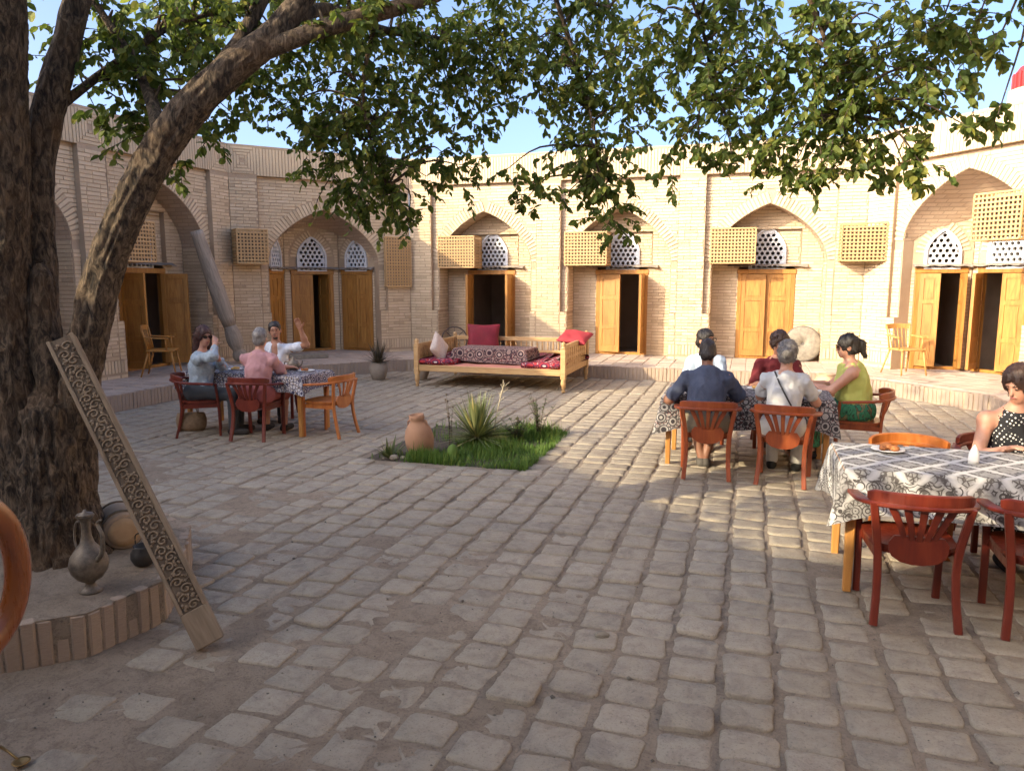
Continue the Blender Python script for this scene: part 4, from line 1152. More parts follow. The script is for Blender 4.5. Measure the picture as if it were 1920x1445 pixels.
def sprig(c, rad, nl, size):
    """one drooping twig with alternate leaves"""
    c = np.array(c)
    d = lr.normal(0, 1, 3); d[2] = d[2] * .5 - .35; d /= np.linalg.norm(d)
    st = c + lr.normal(0, .42, 3) * rad; ln = lr.uniform(.5, 1.15) * max(rad, .14) * 1.25
    pts = []
    p = st.copy(); dd = d.copy()
    for k in range(5):
        pts.append(tuple(p)); p = p + dd * ln / 4; dd = dd + np.array([lr.normal(0, .16), lr.normal(0, .16), -.22 + lr.normal(0, .1)]); dd /= np.linalg.norm(dd)
    twigs.tube([Vector(q) - TO for q in pts], [.004, .0036, .003, .0024, .0016], 3, cap=False)
    A = np.array(pts)
    for i in range(nl):
        t = (i + lr.uniform(.1, .9)) / nl * 4; k = min(3, int(t)); f = t - k
        q = A[k] * (1 - f) + A[k + 1] * f; tg = A[k + 1] - A[k]; tg /= np.linalg.norm(tg)
        side = np.cross(tg, [0, 0, 1.0]); side /= np.linalg.norm(side) + 1e-6
        ax = side * (1 if i % 2 else -1) * lr.uniform(.5, 1.1) + tg * lr.uniform(.2, .8) + np.array([0, 0, -lr.uniform(.1, .9)]) + lr.normal(0, .3, 3)
        ax /= np.linalg.norm(ax)
        nr = np.array([0, 0, 1.0]) + lr.normal(0, .55, 3); nr -= ax * (nr @ ax); nr /= np.linalg.norm(nr)
        LP.append(q); LX.append((np.cross(ax, nr), ax, nr)); LS.append(size * lr.uniform(.65, 1.2))
def cluster(c, rad, dens=1.0, size=.060):
    k = max(4, int(dens * 128 * rad ** 1.55)); cv = Vector(c)
    near = min(limb_pts, key=lambda q: (q - cv).length); mid = (near + cv) / 2 + Vector((lr.normal(0, .05), lr.normal(0, .05), .10))
    if (near - cv).length < 1.6: twigs.tube([q - TO for q in spline([near, mid, cv], 4)], [.011, .010, .009, .008, .007, .006, .005, .004, .003], 4, cap=False)
    for _ in range(k): sprig(c, rad, int(lr.integers(9, 16)), size)
for i_, c in enumerate(CL): cluster(c[:3], c[3], (.6 if i_ < 20 else 1.25) if c[3] >= .25 else .9)
for p in LIMBS:                                   # leaves along the limbs
    for q in spline(p, 3)[3:]: cluster((q.x, q.y, q.z), .16, .6)
for _ in range(46):                               # crown above the picture
    z = lr.uniform(4.25, 5.6); x = lr.uniform(-5.6, 1.3); y = lr.uniform(1.6, 6.2)
    if y > 13.6 - 1.65 * z or (x < -4.6 and z > 5): continue
    cluster((x, y, z), .5, .42, .10)
for _ in range(7):                               # unseen boughs over the camera side, added to shade the near table
    cluster((lr.uniform(-4.3, -1.0), lr.uniform(-.7, 1.7), lr.uniform(3.4, 4.7)), .5, .5, .10)
for _ in range(9):                                # unseen outer boughs on the sunny side, added to shade the leaning stem
    cluster((lr.uniform(-5.7, -4.5), lr.uniform(1.1, 2.7), lr.uniform(3.5, 4.4)), .45, .42, .09)
N = len(LP); LP = np.array(LP); LX = np.array(LX); LS = np.array(LS)
tmpl = np.array([(0, 0, 0), (0, .5, -.05), (0, 1, -.16), (-.24, .16, .05), (-.34, .5, .06), (-.2, .8, -.02), (.24, .16, .05), (.34, .5, .06), (.2, .8, -.02)])
tf = np.array([(0, 1, 3), (3, 1, 4), (4, 1, 5), (5, 1, 2), (0, 6, 1), (6, 7, 1), (7, 8, 1), (8, 2, 1)])
ang = R(17.5); cf = np.array([-math.sin(ang), math.cos(ang), 0])
rel = LP - np.array([0, 0, 1.93]); dist = np.linalg.norm(rel, axis=1)
vis = np.array([in_view(*p, m=-.02) for p in LP])
size_px = np.where(vis, LS / dist, 0); best = np.argsort(-size_px)[:280]; bset = np.zeros(N, bool); bset[best] = True
V = LP[~bset][:, None] + np.einsum('vk,nkj->nvj', tmpl, LX[~bset]) * LS[~bset][:, None, None] - np.array(TO)
nv = len(tmpl); FA = (tf[None] + (np.arange(len(V)) * nv)[:, None, None]).reshape(-1, 3)
crown = link('crown', mesh_np('crown', V.reshape(-1, 3), FA, [M_LEAF], False), tree); tag(crown, kind='stuff')
leaf_me = mesh_np('leaf', tmpl, tf, [M_LEAF])
for k in best:
    X = LX[k]; s_ = LS[k]; p = LP[k] - np.array(TO)
    o = link('leaf', leaf_me, crown)
    o.matrix_local = Matrix(((X[0][0] * s_, X[1][0] * s_, X[2][0] * s_, p[0]), (X[0][1] * s_, X[1][1] * s_, X[2][1] * s_, p[1]), (X[0][2] * s_, X[1][2] * s_, X[2][2] * s_, p[2]), (0, 0, 0, 1)))
tag(twigs.build('twigs', M_BARK, tree), kind='stuff')
print('leaves', N)
# ------------------------------------------------------------------ lattice boxes on the walls
def lattice_box(M, w, h, d, label, panel=False):
    """wooden lattice cage; local x along the wall, y from the wall (0) out into the court (-d), z up"""
    o = empty('lattice_box'); o.matrix_world = M
    tag(o, label, 'lattice box', 'timber lattice boxes on the walls')
    f = MB(); t = .032
    for x in (0, w):
        for y in (-d, 0): f.bbox((x - t / 2, y - t / 2, 0), (x + t / 2, y + t / 2, h), .004)
    for z in (0, h):
        for y in (-d, 0): f.bbox((0, y - t / 2 - .002, z - t / 2), (w, y + t / 2 - .002, z + t / 2), .004)
        for x in (0, w): f.bbox((x - t / 2 + .002, -d, z - t / 2 + .002), (x + t / 2 + .002, 0, z + t / 2 + .002), .004)
    f.build('frame', M_LATT, o)
    if not panel: li = MB(); li.box((.05, -d + .05, .05), (w - .05, -.02, h - .05)); li.build('hole_shade_block', M_OLDWD, o)  # dark block added so the lattice holes look shaded inside
    global _slat
    step = .070; sw = .030
    def run(n0, n1, mk):
        k = max(1, round((n1 - n0) / step)); 
        for i in range(1, k): mk(n0 + (n1 - n0) * i / k)
    slat = lambda loc, sc: link('slat', SLAT, o, loc, None, sc)
    run(0, w, lambda x: slat((x, -d - .004, h / 2), (sw, .008, h)))
    run(0, h, lambda z: slat((w / 2, -d - .012, z), (w, .008, sw)))
    if not panel:
        for xs in (-.0, w):
            e = -.004 if xs == 0 else .004
            run(-d, 0, lambda y: slat((xs + e, y, h / 2), (.008, sw, h)))
            run(0, h, lambda z: slat((xs + 3 * e, -d / 2, z), (.008, d, sw)))
        run(0, w, lambda x: slat((x, -d / 2, -.004), (sw, d, .008)))
        run(-d, 0, lambda y: slat((w / 2, y, -.012), (w, sw, .008)))
    else:
        f2 = MB(); f2.box((0, -.02, 0), (w, -.005, h)); f2.build('back_board', M_OLDW, o)
    return o
sb_ = MB(); sb_.box((-.5, -.5, -.5), (.5, .5, .5)); SLAT = sb_.mesh('slat', M_LATT)
I4 = Matrix.Identity(4)
MF2, _ = frame2(RING[1], RING[2]); MC1, _ = frame2(RING[0], RING[1]); MC3, _ = frame2(RING[2], RING[3]); ML0, _ = frame2(RING[7], RING[0])
TL = Matrix.Translation
lattice_box(MF2 @ TL((.70, .55, 2.21)), .88, .70, .50, 'lattice box in the niche behind the carved bed, above the open dark door')
lattice_box(MF2 @ TL((3.72, .55, 2.25)), .92, .70, .50, 'lattice box in the niche right of the carved bed, above a half open yellow door')
lattice_box(MF2 @ TL((6.84, .55, 2.27)), .88, .70, .50, 'lattice box in the niche with the closed double door and millstone')
lattice_box(MF2 @ TL((9.30, 0, 2.29)), .78, .70, .42, 'lattice box jutting from the pier beside the rightmost arched niche')
lattice_box(MC3 @ TL((2.62, 0, 2.55)), .80, .72, .42, 'lattice box cut by the right edge of the photo')
lattice_box(MC1 @ TL((.02, 0, 2.26)), .60, .68, .45, 'lattice box on the pier between the leaning column and the corner niche')
lattice_box(ML0 @ TL((9.50, .55, 2.25)), .90, .70, .50, 'lattice box in the niche behind the leaning tree stem')
lattice_box(MC1 @ TL((3.36, 0, 1.77)), .60, 1.12, .09, 'tall flat lattice panel on the pier right of the corner niche', True)

# ------------------------------------------------------------------ captain's chairs
def captain_chair(mat, seatmat=None):
    o = empty('captain_chair'); seatmat = seatmat or mat
    s = MB(); n = 28; poly = []
    for i in range(n):
        a = 2 * math.pi * i / n; c, sn = math.cos(a), math.sin(a)
        k = 4.0; rx = .235 - .02 * (sn < 0) * abs(sn); ry = .235
        poly.append((rx * math.copysign(abs(c) ** (2 / k), c), ry * math.copysign(abs(sn) ** (2 / k), sn) + .01))
    s.prism(poly, .425, .448); s.prism([(x * .93, y * .93) for x, y in poly], .395, .4245)
    s.build('seat', seatmat, o)
    pr = rect_prof(.042, .030, .006)
    for sx in (-1, 1):
        l = MB(); l.sweep(spline([(sx * .225, .205, 0), (sx * .228, .203, .25), (sx * .235, .195, .44), (sx * .262, .175, .66)], 4), pr, up=(0, 1, 0), smooth=False); l.build('leg', mat, o)
        l = MB(); l.sweep(spline([(sx * .215, -.300, 0), (sx * .20, -.245, .22), (sx * .205, -.225, .42), (sx * .245, -.262, .70)], 5), pr, up=(0, 1, 0), smooth=False); l.build('leg', mat, o)
    # arm loop
    r_ = MB(); loop = []
    for i in range(41):
        t = i / 40; a = math.pi * t
        x = .295 * math.cos(a); y = -.04 - .285 * math.sin(a) ** .8 if math.sin(a) > 0 else -.04
        loop.append((x, y, .675 + .03 * math.sin(a)))
    front = [(.292, .15, .658), (.297, .08, .664)]; 
    path = front + loop + [(-x, y, z) for x, y, z in reversed(front)]
    wid = [(1, 1)] * len(path); wid[0] = (.8, .8); wid[-1] = (.8, .8)
    r_.sweep(spline(path, 2), rect_prof(.064, .026, .007), scl=None, smooth=False); r_.build('arm_rail', mat, o)
    c = MB(); cr = []
    for i in range(25):
        a = math.pi * (.15 + .70 * i / 24); cr.append((.293 * math.cos(a), -.04 - .290 * math.sin(a) ** .8, .715 + .03 * math.sin(a)))
    sc = [(1, .62 if i in (0, 24) else (.86 if i in (1, 23) else 1)) for i in range(25)]
    c.sweep(cr, rect_prof(.026, .072, .007), scl=sc, smooth=False); c.build('crest', mat, o)
    for k in range(-2, 3):
        b = MB(); a0 = math.pi / 2 - k * .17; a1 = math.pi / 2 - k * .30
        p0 = (.05 * k * .62, -.222, .455); p1 = (.285 * math.cos(a1), -.035 - .275 * math.sin(a1) ** .8, .70)
        mid = ((p0[0] + p1[0]) / 2 * .92, (p0[1] + p1[1]) / 2 - .012, .575)
        b.sweep(spline([p0, mid, p1], 4), rect_prof(.034, .012, .003), up=(0, 1, 0), scl=[(.75 + .5 * i / 8, 1) for i in range(9)], smooth=False); b.build('slat', mat, o)
    sp = MB()
    sp.prism([(-.15, .43), (-.135, .395), (-.09, .365), (-.03, .352), (.03, .352), (.09, .365), (.135, .395), (.15, .43), (.152, .475), (.125, .515), (-.125, .515), (-.152, .475)], .226, .244, 0, Matrix.Rotation(R(90), 4, 'X'))
    sp.build('splat', mat, o)
    for sx in (-1, 1):
        st = MB(); st.sweep([(sx * .212, .19, .385), (sx * .20, -.215, .385)], rect_prof(.018, .05), smooth=False); st.build('side_rail', mat, o)
    return o
red0 = captain_chair(M_CHAIR); org0 = captain_chair(M_CHAIRLT); mid0 = captain_chair(M_CHAIRSUN)
used = {}
def place(proto, x, y, rz, label, group, z=0.0, cat='chair'):
    o = proto if proto not in used else copy_tree(proto)
    used[proto] = 1
    o.location = (x, y, z); o.rotation_euler = (0, 0, R(rz)); tag(o, label, cat, group); return o
GC = 'wooden armchairs round the tables'
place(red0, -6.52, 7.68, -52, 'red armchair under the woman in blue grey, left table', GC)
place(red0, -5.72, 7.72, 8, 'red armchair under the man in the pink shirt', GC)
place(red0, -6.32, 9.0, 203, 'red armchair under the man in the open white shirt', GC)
place(org0, -4.98, 8.12, 86, 'empty armchair coloured a lit orange at the right end of the left table', GC)
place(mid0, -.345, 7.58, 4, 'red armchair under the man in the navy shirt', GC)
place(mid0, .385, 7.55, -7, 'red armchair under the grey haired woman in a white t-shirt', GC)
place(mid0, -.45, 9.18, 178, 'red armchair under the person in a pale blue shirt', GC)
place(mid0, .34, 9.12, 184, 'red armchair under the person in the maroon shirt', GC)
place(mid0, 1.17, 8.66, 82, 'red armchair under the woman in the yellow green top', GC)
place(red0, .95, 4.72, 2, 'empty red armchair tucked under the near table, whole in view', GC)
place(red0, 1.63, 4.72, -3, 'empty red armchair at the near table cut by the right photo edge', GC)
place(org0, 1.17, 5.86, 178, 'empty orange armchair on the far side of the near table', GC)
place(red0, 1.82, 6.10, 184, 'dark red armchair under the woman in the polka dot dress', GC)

# ------------------------------------------------------------------ tables and cloths
def table(x, y, L, W, H, rz, label, legs_in=.06):
    o = empty('dining_table', (x, y, 0), R(rz)); tag(o, label, 'table', 'cloth covered dining tables')
    t = MB(); t.bbox((-L / 2, -W / 2, H - .03), (L / 2, W / 2, H), .006); t.build('table_top', M_TLEG, o)
    for sx in (-1, 1):
        for sy in (-1, 1):
            l = MB(); px_, py_ = sx * (L / 2 - legs_in), sy * (W / 2 - legs_in)
            l.sweep([(px_, py_, 0), (px_, py_, H - .12), (px_, py_, H - .031)], rect_prof(.062, .062, .008), up=(0, 1, 0), scl=[.78, 1, 1], smooth=False); l.build('leg', M_TLEG, o)
    a = MB()
    for sy in (-1, 1): a.box((-L / 2 + .09, sy * (W / 2 - .06) - .012, H - .11), (L / 2 - .09, sy * (W / 2 - .06) + .012, H - .031))
    a.build('apron', M_TLEG, o)
    return o
def cloth(x, y, L, W, H, rz, hang, mat, label, seed, group='patterned tablecloths'):
    r = random.Random(seed); n = 200; rc = .03
    per = []
    hl, hw = L / 2 + .006, W / 2 + .006
    P = 2 * (2 * hl + 2 * hw)
    for i in range(n):
        s = P * i / n
        if s < 2 * hl: p = (-hl + s, -hw); nr = (0, -1)
        elif s < 2 * hl + 2 * hw: p = (hl, -hw + s - 2 * hl); nr = (1, 0)
        elif s < 4 * hl + 2 * hw: p = (hl - (s - 2 * hl - 2 * hw), hw); nr = (0, 1)
        else: p = (-hl, hw - (s - 4 * hl - 2 * hw)); nr = (-1, 0)
        dx = hl - abs(p[0]); dy = hw - abs(p[1]); cn = max(0, 1 - math.hypot(dx, dy) / .16)
        if cn > 0:
            v = Vector((math.copysign(1, p[0]), math.copysign(1, p[1]))).normalized(); b = Vector(nr).lerp(v, cn ** .7).normalized(); nr = (b.x, b.y)
        per.append((p, nr, cn, s))
    ph = [r.uniform(0, 6.28) for _ in range(4)]
    vs = []; K = 9
    for k in range(K + 1):
        for (p, nr, cn, s) in per:
            t = k / K
            if k == 0: vs.append((p[0] * .985, p[1] * .985, H + .006)); continue
            fold = .5 * math.sin(s * 9.5 + ph[0]) + .35 * math.sin(s * 17 + ph[1]) + .3 * math.sin(s * 4.1 + ph[2])
            fold += 1.1 * cn * math.cos((1 - cn) * 7)
            off = .006 + t * (.016 + .05 * cn) + .030 * fold * t ** 1.2
            drop = (hang * (1 + .09 * math.sin(s * 2.3 + ph[3]) + .22 * cn)) * t
            off = max(off, .005)
            vs.append((p[0] + nr[0] * off, p[1] + nr[1] * off, H + .004 - drop - (.0 if k > 1 else -.0)))
    m = MB(); m.add(vs, [(k * n + i, k * n + (i + 1) % n, (k + 1) * n + (i + 1) % n, (k + 1) * n + i) for k in range(K) for i in range(n)], 0, True)
    # gently rumpled top
    gx_, gy_ = 30, 16; b = len(m.v); tv = []
    for i in range(gx_ + 1):
        for j in range(gy_ + 1):
            u, v = -1 + 2 * i / gx_, -1 + 2 * j / gy_; e = (1 - abs(u) ** 8) * (1 - abs(v) ** 8)
            tv.append((u * hl * .986, v * hw * .986, H + .0062 + e * (.003 + .003 * math.sin(u * 9 + ph[0]) * math.sin(v * 6 + ph[1]))))
    m.add(tv, [(i * (gy_ + 1) + j, (i + 1) * (gy_ + 1) + j, (i + 1) * (gy_ + 1) + j + 1, i * (gy_ + 1) + j + 1) for i in range(gx_) for j in range(gy_)], 0, True)
    o = m.build('tablecloth', mat, None, loc=(x, y, 0), rot=(0, 0, R(rz))); tag(o, label, 'tablecloth', group); return o
TN = (1.53, 5.23, 1.86, .80, .785)
table(*TN, 0, 'table at the right edge under the pale block printed cloth')
cloth(*TN, 0, .29, M_CLOTHN, 'grey white cloth printed with dark medallions on the nearest table', 3)
TM = (.02, 8.22, 1.66, .82, .755)
table(*TM, 0, 'table between the man in navy and the person in maroon')
cloth(*TM, 0, .33, M_CLOTHM, 'dark grey patterned cloth on the table of five people', 4)
TLf = (-6.05, 8.18, 1.78, .72, .755)
table(*TLf, 0, 'table on the left where a man waves')
cloth(*TLf, 0, .20, M_CLOTHL, 'navy, white and ochre patterned cloth on the left table', 5)

def plate(x, y, z, r, label, food=None, fm=None):
    o = empty('plate', (x, y, z)); m = MB(); m.lathe([(r * .55, 0), (r * .62, .004), (r, .014), (r * .98, .018), (r * .6, .009), (.001, .008)], 28); m.build('dish', M_WHITE, o); tag(o, label, 'plate', 'plates on the tables')
    if food:
        f = MB(); q = random.Random(int(x * 100) + int(y * 100))
        for k in range(food):
            a = q.uniform(0, 6.28); d = q.uniform(0, r * .45); s = q.uniform(.02, .034) * (r / .1)
            f.lathe([(s * .5, 0), (s, s * .35), (s * .8, s * .9), (s * .2, s * 1.2)], 9, (d * math.cos(a), d * math.sin(a), .009), 0)
        fo = f.build('pastry', fm or M_FOOD, None, loc=(x, y, z)); tag(fo, 'small browned food on the plate, ' + label.split(',')[-1].strip(), 'food'); fo['kind'] = 'stuff'
    return o
plate(.93, 5.42, .794, .105, 'white plate of dark food, near table left of the napkin', 5)
o = plate(1.90, 5.44, .794, .12, 'white plate with flat bread, near table before the woman in polka dots')
m = MB(); m.lathe([(.02, 0), (.095, .006), (.105, .02), (.085, .034), (.04, .028), (.001, .027)], 26); tag(m.build('flat_bread', M_BREAD, None, loc=(1.90, 5.44, .804)), 'round golden flat bread on the plate by the polka dot dress', 'bread')
m = MB(); pts = []
for k in range(7):
    a = -1.1 + 2.2 * k / 6; pts.append((.045 * math.sin(a) * (1 if k % 2 else .6), .02 * math.cos(a * 2)))
vs = []
for (zz, sc) in ((0, 1.0), (.04, .95), (.085, .7), (.115, .25)):
    for k, (a, b) in enumerate(pts): vs.append((a * sc, b * sc + .003 * (k % 2), zz))
m.add(vs, [(r_ * 7 + k, r_ * 7 + k + 1, (r_ + 1) * 7 + k + 1, (r_ + 1) * 7 + k) for r_ in range(3) for k in range(6)])
m.add([(a, b + .006, c) for a, b, c in vs], [(r_ * 7 + k, (r_ + 1) * 7 + k, (r_ + 1) * 7 + k + 1, r_ * 7 + k + 1) for r_ in range(3) for k in range(6)])
m.lathe([(.03, 0), (.034, .03), (.03, .07), (.018, .10), (.004, .125)], 10, (0, .004, 0))
o = m.build('napkin', M_NAPKIN, None, loc=(1.38, 5.20, .794), rot=(0, 0, .3)); o.scale = (1.0, .8, .95); tag(o, 'white paper napkin folded upright on the near table', 'napkin')
def bowl(name, x, y, z, r, h, mat, label, cat, group=None):
    m = MB(); m.lathe([(r * .45, 0), (r * .5, .004), (r * .85, h * .5), (r, h), (r * .93, h), (r * .78, h * .5), (.001, .008)], 18)
    tag(m.build(name, mat, None, loc=(x, y, z)), label, cat, group)
bowl('tea_bowl', -.35, 8.30, .764, .05, .05, M_WHITE, 'white tea bowl on the middle table in front of the navy shirt', 'bowl', 'bowls and cups on the tables')
bowl('tea_bowl', .70, 8.12, .764, .05, .05, M_WHITE, 'white tea bowl at the right end of the middle table', 'bowl', 'bowls and cups on the tables')
plate(.12, 8.35, .764, .10, 'white plate of food, middle of the table of five', 5, M_BREAD)
plate(-.42, 8.06, .764, .10, 'white plate of dark food, left end of the table of five', 6)
plate(.62, 8.36, .764, .11, 'white plate of bread pieces, right end of the table of five', 6, M_BREAD)
plate(-5.38, 8.28, .764, .11, 'white plate of food, right end of the left table', 4, M_FOOD)
plate(-6.35, 8.12, .764, .10, 'white plate of food, before the woman in blue grey', 4, M_BREAD)
bowl('tea_bowl', -6.15, 8.36, .764, .05, .055, M_WHITE, 'white tea bowl on the left table beside the woman in blue grey', 'bowl', 'bowls and cups on the tables')
m = MB(); m.lathe([(.05, 0), (.075, .03), (.085, .07), (.06, .12), (.03, .135), (.034, .15), (.012, .16), (.015, .175)], 18)
m.tube(spline([(.07, 0, .05), (.12, 0, .075), (.14, 0, .125)], 4), [.014, .013, .012, .011, .010, .009, .009, .008, .008], 8)
m.tube(spline([(-.075, 0, .10), (-.13, 0, .10), (-.13, 0, .045), (-.08, 0, .04)], 5), .008, 6)
tag(m.build('teapot', M_METAL, None, loc=(-5.62, 8.36, .764)), 'small dark teapot on the left table before the waving man', 'teapot')

# ------------------------------------------------------------------ plain light chairs on the walkway
def stick_chair(label, x, y, rz, mat):
    o = empty('stick_chair', (x, y, PLAT), R(rz)); tag(o, label, 'chair', 'light wooden chairs on the walkway')
    m = MB(); m.bbox((-.23, -.20, .435), (.23, .24, .465), .008); m.build('seat', mat, o)
    for sx in (-1, 1):
        m = MB(); m.tube([(sx * .24, .27, 0), (sx * .20, .20, .436)], [.013, .019], 8); m.build('leg', mat, o)
        m = MB(); m.tube([(sx * .25, -.30, 0), (sx * .19, -.17, .436)], [.013, .019], 8); m.build('leg', mat, o)
        m = MB(); m.tube([(sx * .215, .13, .466), (sx * .235, .12, .66)], [.013, .011], 8); m.build('arm_post', mat, o)
        m = MB(); m.tube([(sx * .20, -.18, .466), (sx * .225, -.25, .86)], [.016, .014], 8); m.build('back_post', mat, o)
        m = MB(); m.sweep(spline([(sx * .24, .17, .665), (sx * .25, 0, .672), (sx * .22, -.22, .69)], 4), rect_prof(.05, .022, .004), smooth=False); m.build('arm', mat, o)
    m = MB(); m.sweep(spline([(-.24, -.255, .84), (0, -.30, .85), (.24, -.255, .84)], 5), rect_prof(.02, .09, .005), smooth=False); m.build('top_rail', mat, o)
    for k in range(-2, 3):
        m = MB(); m.tube([(k * .07, -.18, .466), (k * .082, -.275, .81)], .010, 6); m.build('spindle', mat, o)
    return o
M_PINE = m_wood('varnished_pine', (0.45, 0.22, 0.06), (0.53, 0.28, 0.085), (0.6, 0.34, 0.12), 0.45, 1, 'Z', .15)
stick_chair('light varnished chair on the walkway by the rightmost open door', 2.72, 14.86, 205, M_PINE)
stick_chair('orange brown chair on the walkway before the far left door', -9.90, 10.72, -60, M_DOOR)

# ------------------------------------------------------------------ carved day bed with its cushions
bx0, bx1, by0, by1 = -5.72, -2.98, 12.38, 14.25
db = empty('day_bed', ((bx0 + bx1) / 2, (by0 + by1) / 2, 0)); tag(db, 'carved light wood day bed spread with red patterned mattresses', 'day bed')
hx_, hy_ = (bx1 - bx0) / 2, (by1 - by0) / 2
for sx in (-1, 1):
    for sy in (-1, 1):
        hgt = .86 if (sx < 0 or sy < 0) else .94
        m = MB(); m.lathe([(.028, 0), (.034, .03), (.026, .06), (.042, .11), (.05, .16), (.038, .20), (.046, .235)], 12, (sx * hx_, sy * hy_, 0))
        m.bbox((sx * hx_ - .045, sy * hy_ - .045, .235), (sx * hx_ + .045, sy * hy_ + .045, hgt - .10), .008)
        m.lathe([(.045, hgt - .10), (.05, hgt - .085), (.028, hgt - .07), (.04, hgt - .04), (.043, hgt - .02), (.024, hgt), (.006, hgt + .02)], 12, (sx * hx_, sy * hy_, 0)); m.build('post', M_BEDW, db)
m = MB(); m.bbox((-hx_ + .046, -hy_ - .03, .285), (hx_ - .046, -hy_ + .03, .395), .008); m.bbox((-hx_ + .046, -hy_ - .036, .37), (hx_ - .046, -hy_ - .028, .388), .003); m.build('front_rail', M_BEDW, db)
m = MB(); m.bbox((-hx_ + .046, hy_ - .03, .285), (hx_ - .046, hy_ + .03, .395), .008); m.build('back_base_rail', M_BEDW, db)
m = MB(); m.box((-hx_, -hy_ + .03, .34), (hx_, hy_ - .03, .37)); m.build('bed_base', M_BEDW, db)
m = MB(); m.bbox((-hx_ + .046, hy_ - .025, .72), (hx_ - .046, hy_ + .025, .80), .006); m.bbox((-hx_ + .046, hy_ - .02, .50), (hx_ - .046, hy_ + .02, .545), .006); m.build('back_rail', M_BEDW, db)
k = 0; x = -hx_ + .1
while x < hx_ - .06:
    m = MB(); m.lathe([(.009, .545), (.016, .58), (.011, .62), (.018, .66), (.010, .70), (.012, .72)], 6, (x, hy_, 0)); m.build('baluster', M_BEDW, db); x += .11
m = MB(); m.box((-hx_ + .046, hy_ - .008, .396), (hx_ - .046, hy_ + .008, .50)); m.build('back_panel', M_BEDW, db)
for sx in (-1, 1):
    m = MB(); X = sx * hx_; th = .78 if sx > 0 else .74
    m.bbox((X - .025, -hy_ + .046, th - .03), (X + .025, hy_ - .046, th + .04), .006); m.bbox((X - .025, -hy_ + .046, .285), (X + .025, hy_ - .046, .40), .006)
    m.box((X - .010, -hy_ + .046, .40), (X + .010, hy_ - .046, th - .03)); m.build('end_panel', M_BEDW, db)
    y = -hy_ + .12; q = 0
    while y < hy_ - .10:                                   # carved lozenges and stiles of the end panel
        m = MB()
        for e in (-1, 1):
            mm = Matrix.Translation((X + e * .014, y + .07, .58)) @ Matrix.Rotation(R(45), 4, 'X')
            m.bbox((-.007, -.052, -.052), (.007, .052, .052), .004, 0, mm); m.bbox((-.006, -.022, -.022), (.012, .022, .022), .004, 0, mm)
            m.box((X + e * .014 - .006, y - .015, .41), (X + e * .014 + .006, y + .005, th - .032))
        m.build('carved_panel', M_BEDW, db); y += .165
def cushion(name, label, cat, loc, rot, w, h, t, mat, group=None):
    n = 18; vs = []
    for sgn in (1, -1):
        for i in range(n + 1):
            for j in range(n + 1):
                u, v = -1 + 2 * i / n, -1 + 2 * j / n
                e = max(0, (1 - u ** 4) * (1 - v ** 4)) ** .5; pin = 1 - .09 * (1 - abs(u)) * abs(v) ** 3 - 0.0
                pin2 = 1 - .09 * (1 - abs(v)) * abs(u) ** 3
                vs.append((u * w / 2 * pin2, sgn * t / 2 * e * (1 + .12 * math.sin(5 * u + 3 * v)), v * h / 2 * pin))
    m = MB(); N_ = (n + 1) ** 2; fs = []
    for i in range(n):
        for j in range(n):
            a = i * (n + 1) + j; q = (a, a + 1, a + n + 2, a + n + 1); fs.append(q); fs.append(tuple(N_ + z for z in reversed(q)))
    m.add(vs, fs, 0, True)
    o = m.build(name, mat, None, loc=loc, rot=tuple(R(a) for a in rot)); tag(o, label, cat, group); return o
def mattress(label, lo, hi, mat, name='mattress', cat='mattress', group=None):
    m = MB(); c = [(lo[i] + hi[i]) / 2 for i in range(3)]
    n = 14; vs = []; L, W, H_ = hi[0] - lo[0], hi[1] - lo[1], hi[2] - lo[2]
    prof = rect_prof(W, H_, min(W, H_) * .42)
    m.sweep([(-L / 2 + L * i / n, .012 * math.sin(i * 1.3), .006 * math.sin(i * 2.1)) for i in range(n + 1)], prof, smooth=True, scl=[.9 if i in (0, n) else 1 for i in range(n + 1)])
    o = m.build(name, mat, None, loc=(c[0], c[1], c[2])); tag(o, label, cat, group); return o
GB = 'bedding on the day bed'
mattress('salmon striped cover over the middle of the day bed', (bx0 + .06, by0 + .02, .372), (bx1 - .06, by1 - .06, .405), M_SALMON, 'bed_cover', 'bed cover', GB)
mattress('red and purple flowered mattress along the left end of the day bed', (bx0 + .05, by0 - .02, .405), (bx0 + .66, by1 - .1, .50), M_KURP, group=GB)
mattress('red and purple flowered mattress along the right end of the day bed', (bx1 - .66, by0 - .02, .405), (bx1 - .05, by1 - .1, .50), M_KURP, group=GB)
mattress('red flowered mattress along the back rail of the day bed', (bx0 + .70, by1 - .62, .405), (bx1 - .70, by1 - .05, .50), M_KURP, group=GB)
lt = empty('low_table', ((bx0 + bx1) / 2 - .10, by0 + .72, .405)); tag(lt, 'low table under a dark ikat cloth in the middle of the day bed', 'low table')
m = MB(); m.bbox((-.68, -.36, .24), (.68, .36, .27), .01); m.build('table_top', M_DOORDK, lt)
for sx in (-1, 1):
    for sy in (-1, 1): m = MB(); m.bbox((sx * .62 - .025, sy * .30 - .025, 0), (sx * .62 + .025, sy * .30 + .025, .24), .005); m.build('leg', M_DOORDK, lt)
cloth((bx0 + bx1) / 2 - .10, by0 + .72, 1.38, .74, .676, 0, .23, M_KURPD, 'dark ikat cloth over the low table on the day bed', 9)
cushion('cushion', 'large crimson velvet cushion standing on the day bed', 'cushion', (-5.02, 14.02, .78), (-14, 0, 12), .66, .56, .20, M_RED)
cushion('cushion', 'pale embroidered pillow leaning on the left end of the day bed', 'cushion', (-5.42, 12.72, .68), (-18, 42, 70), .46, .46, .14, M_PILLOW)
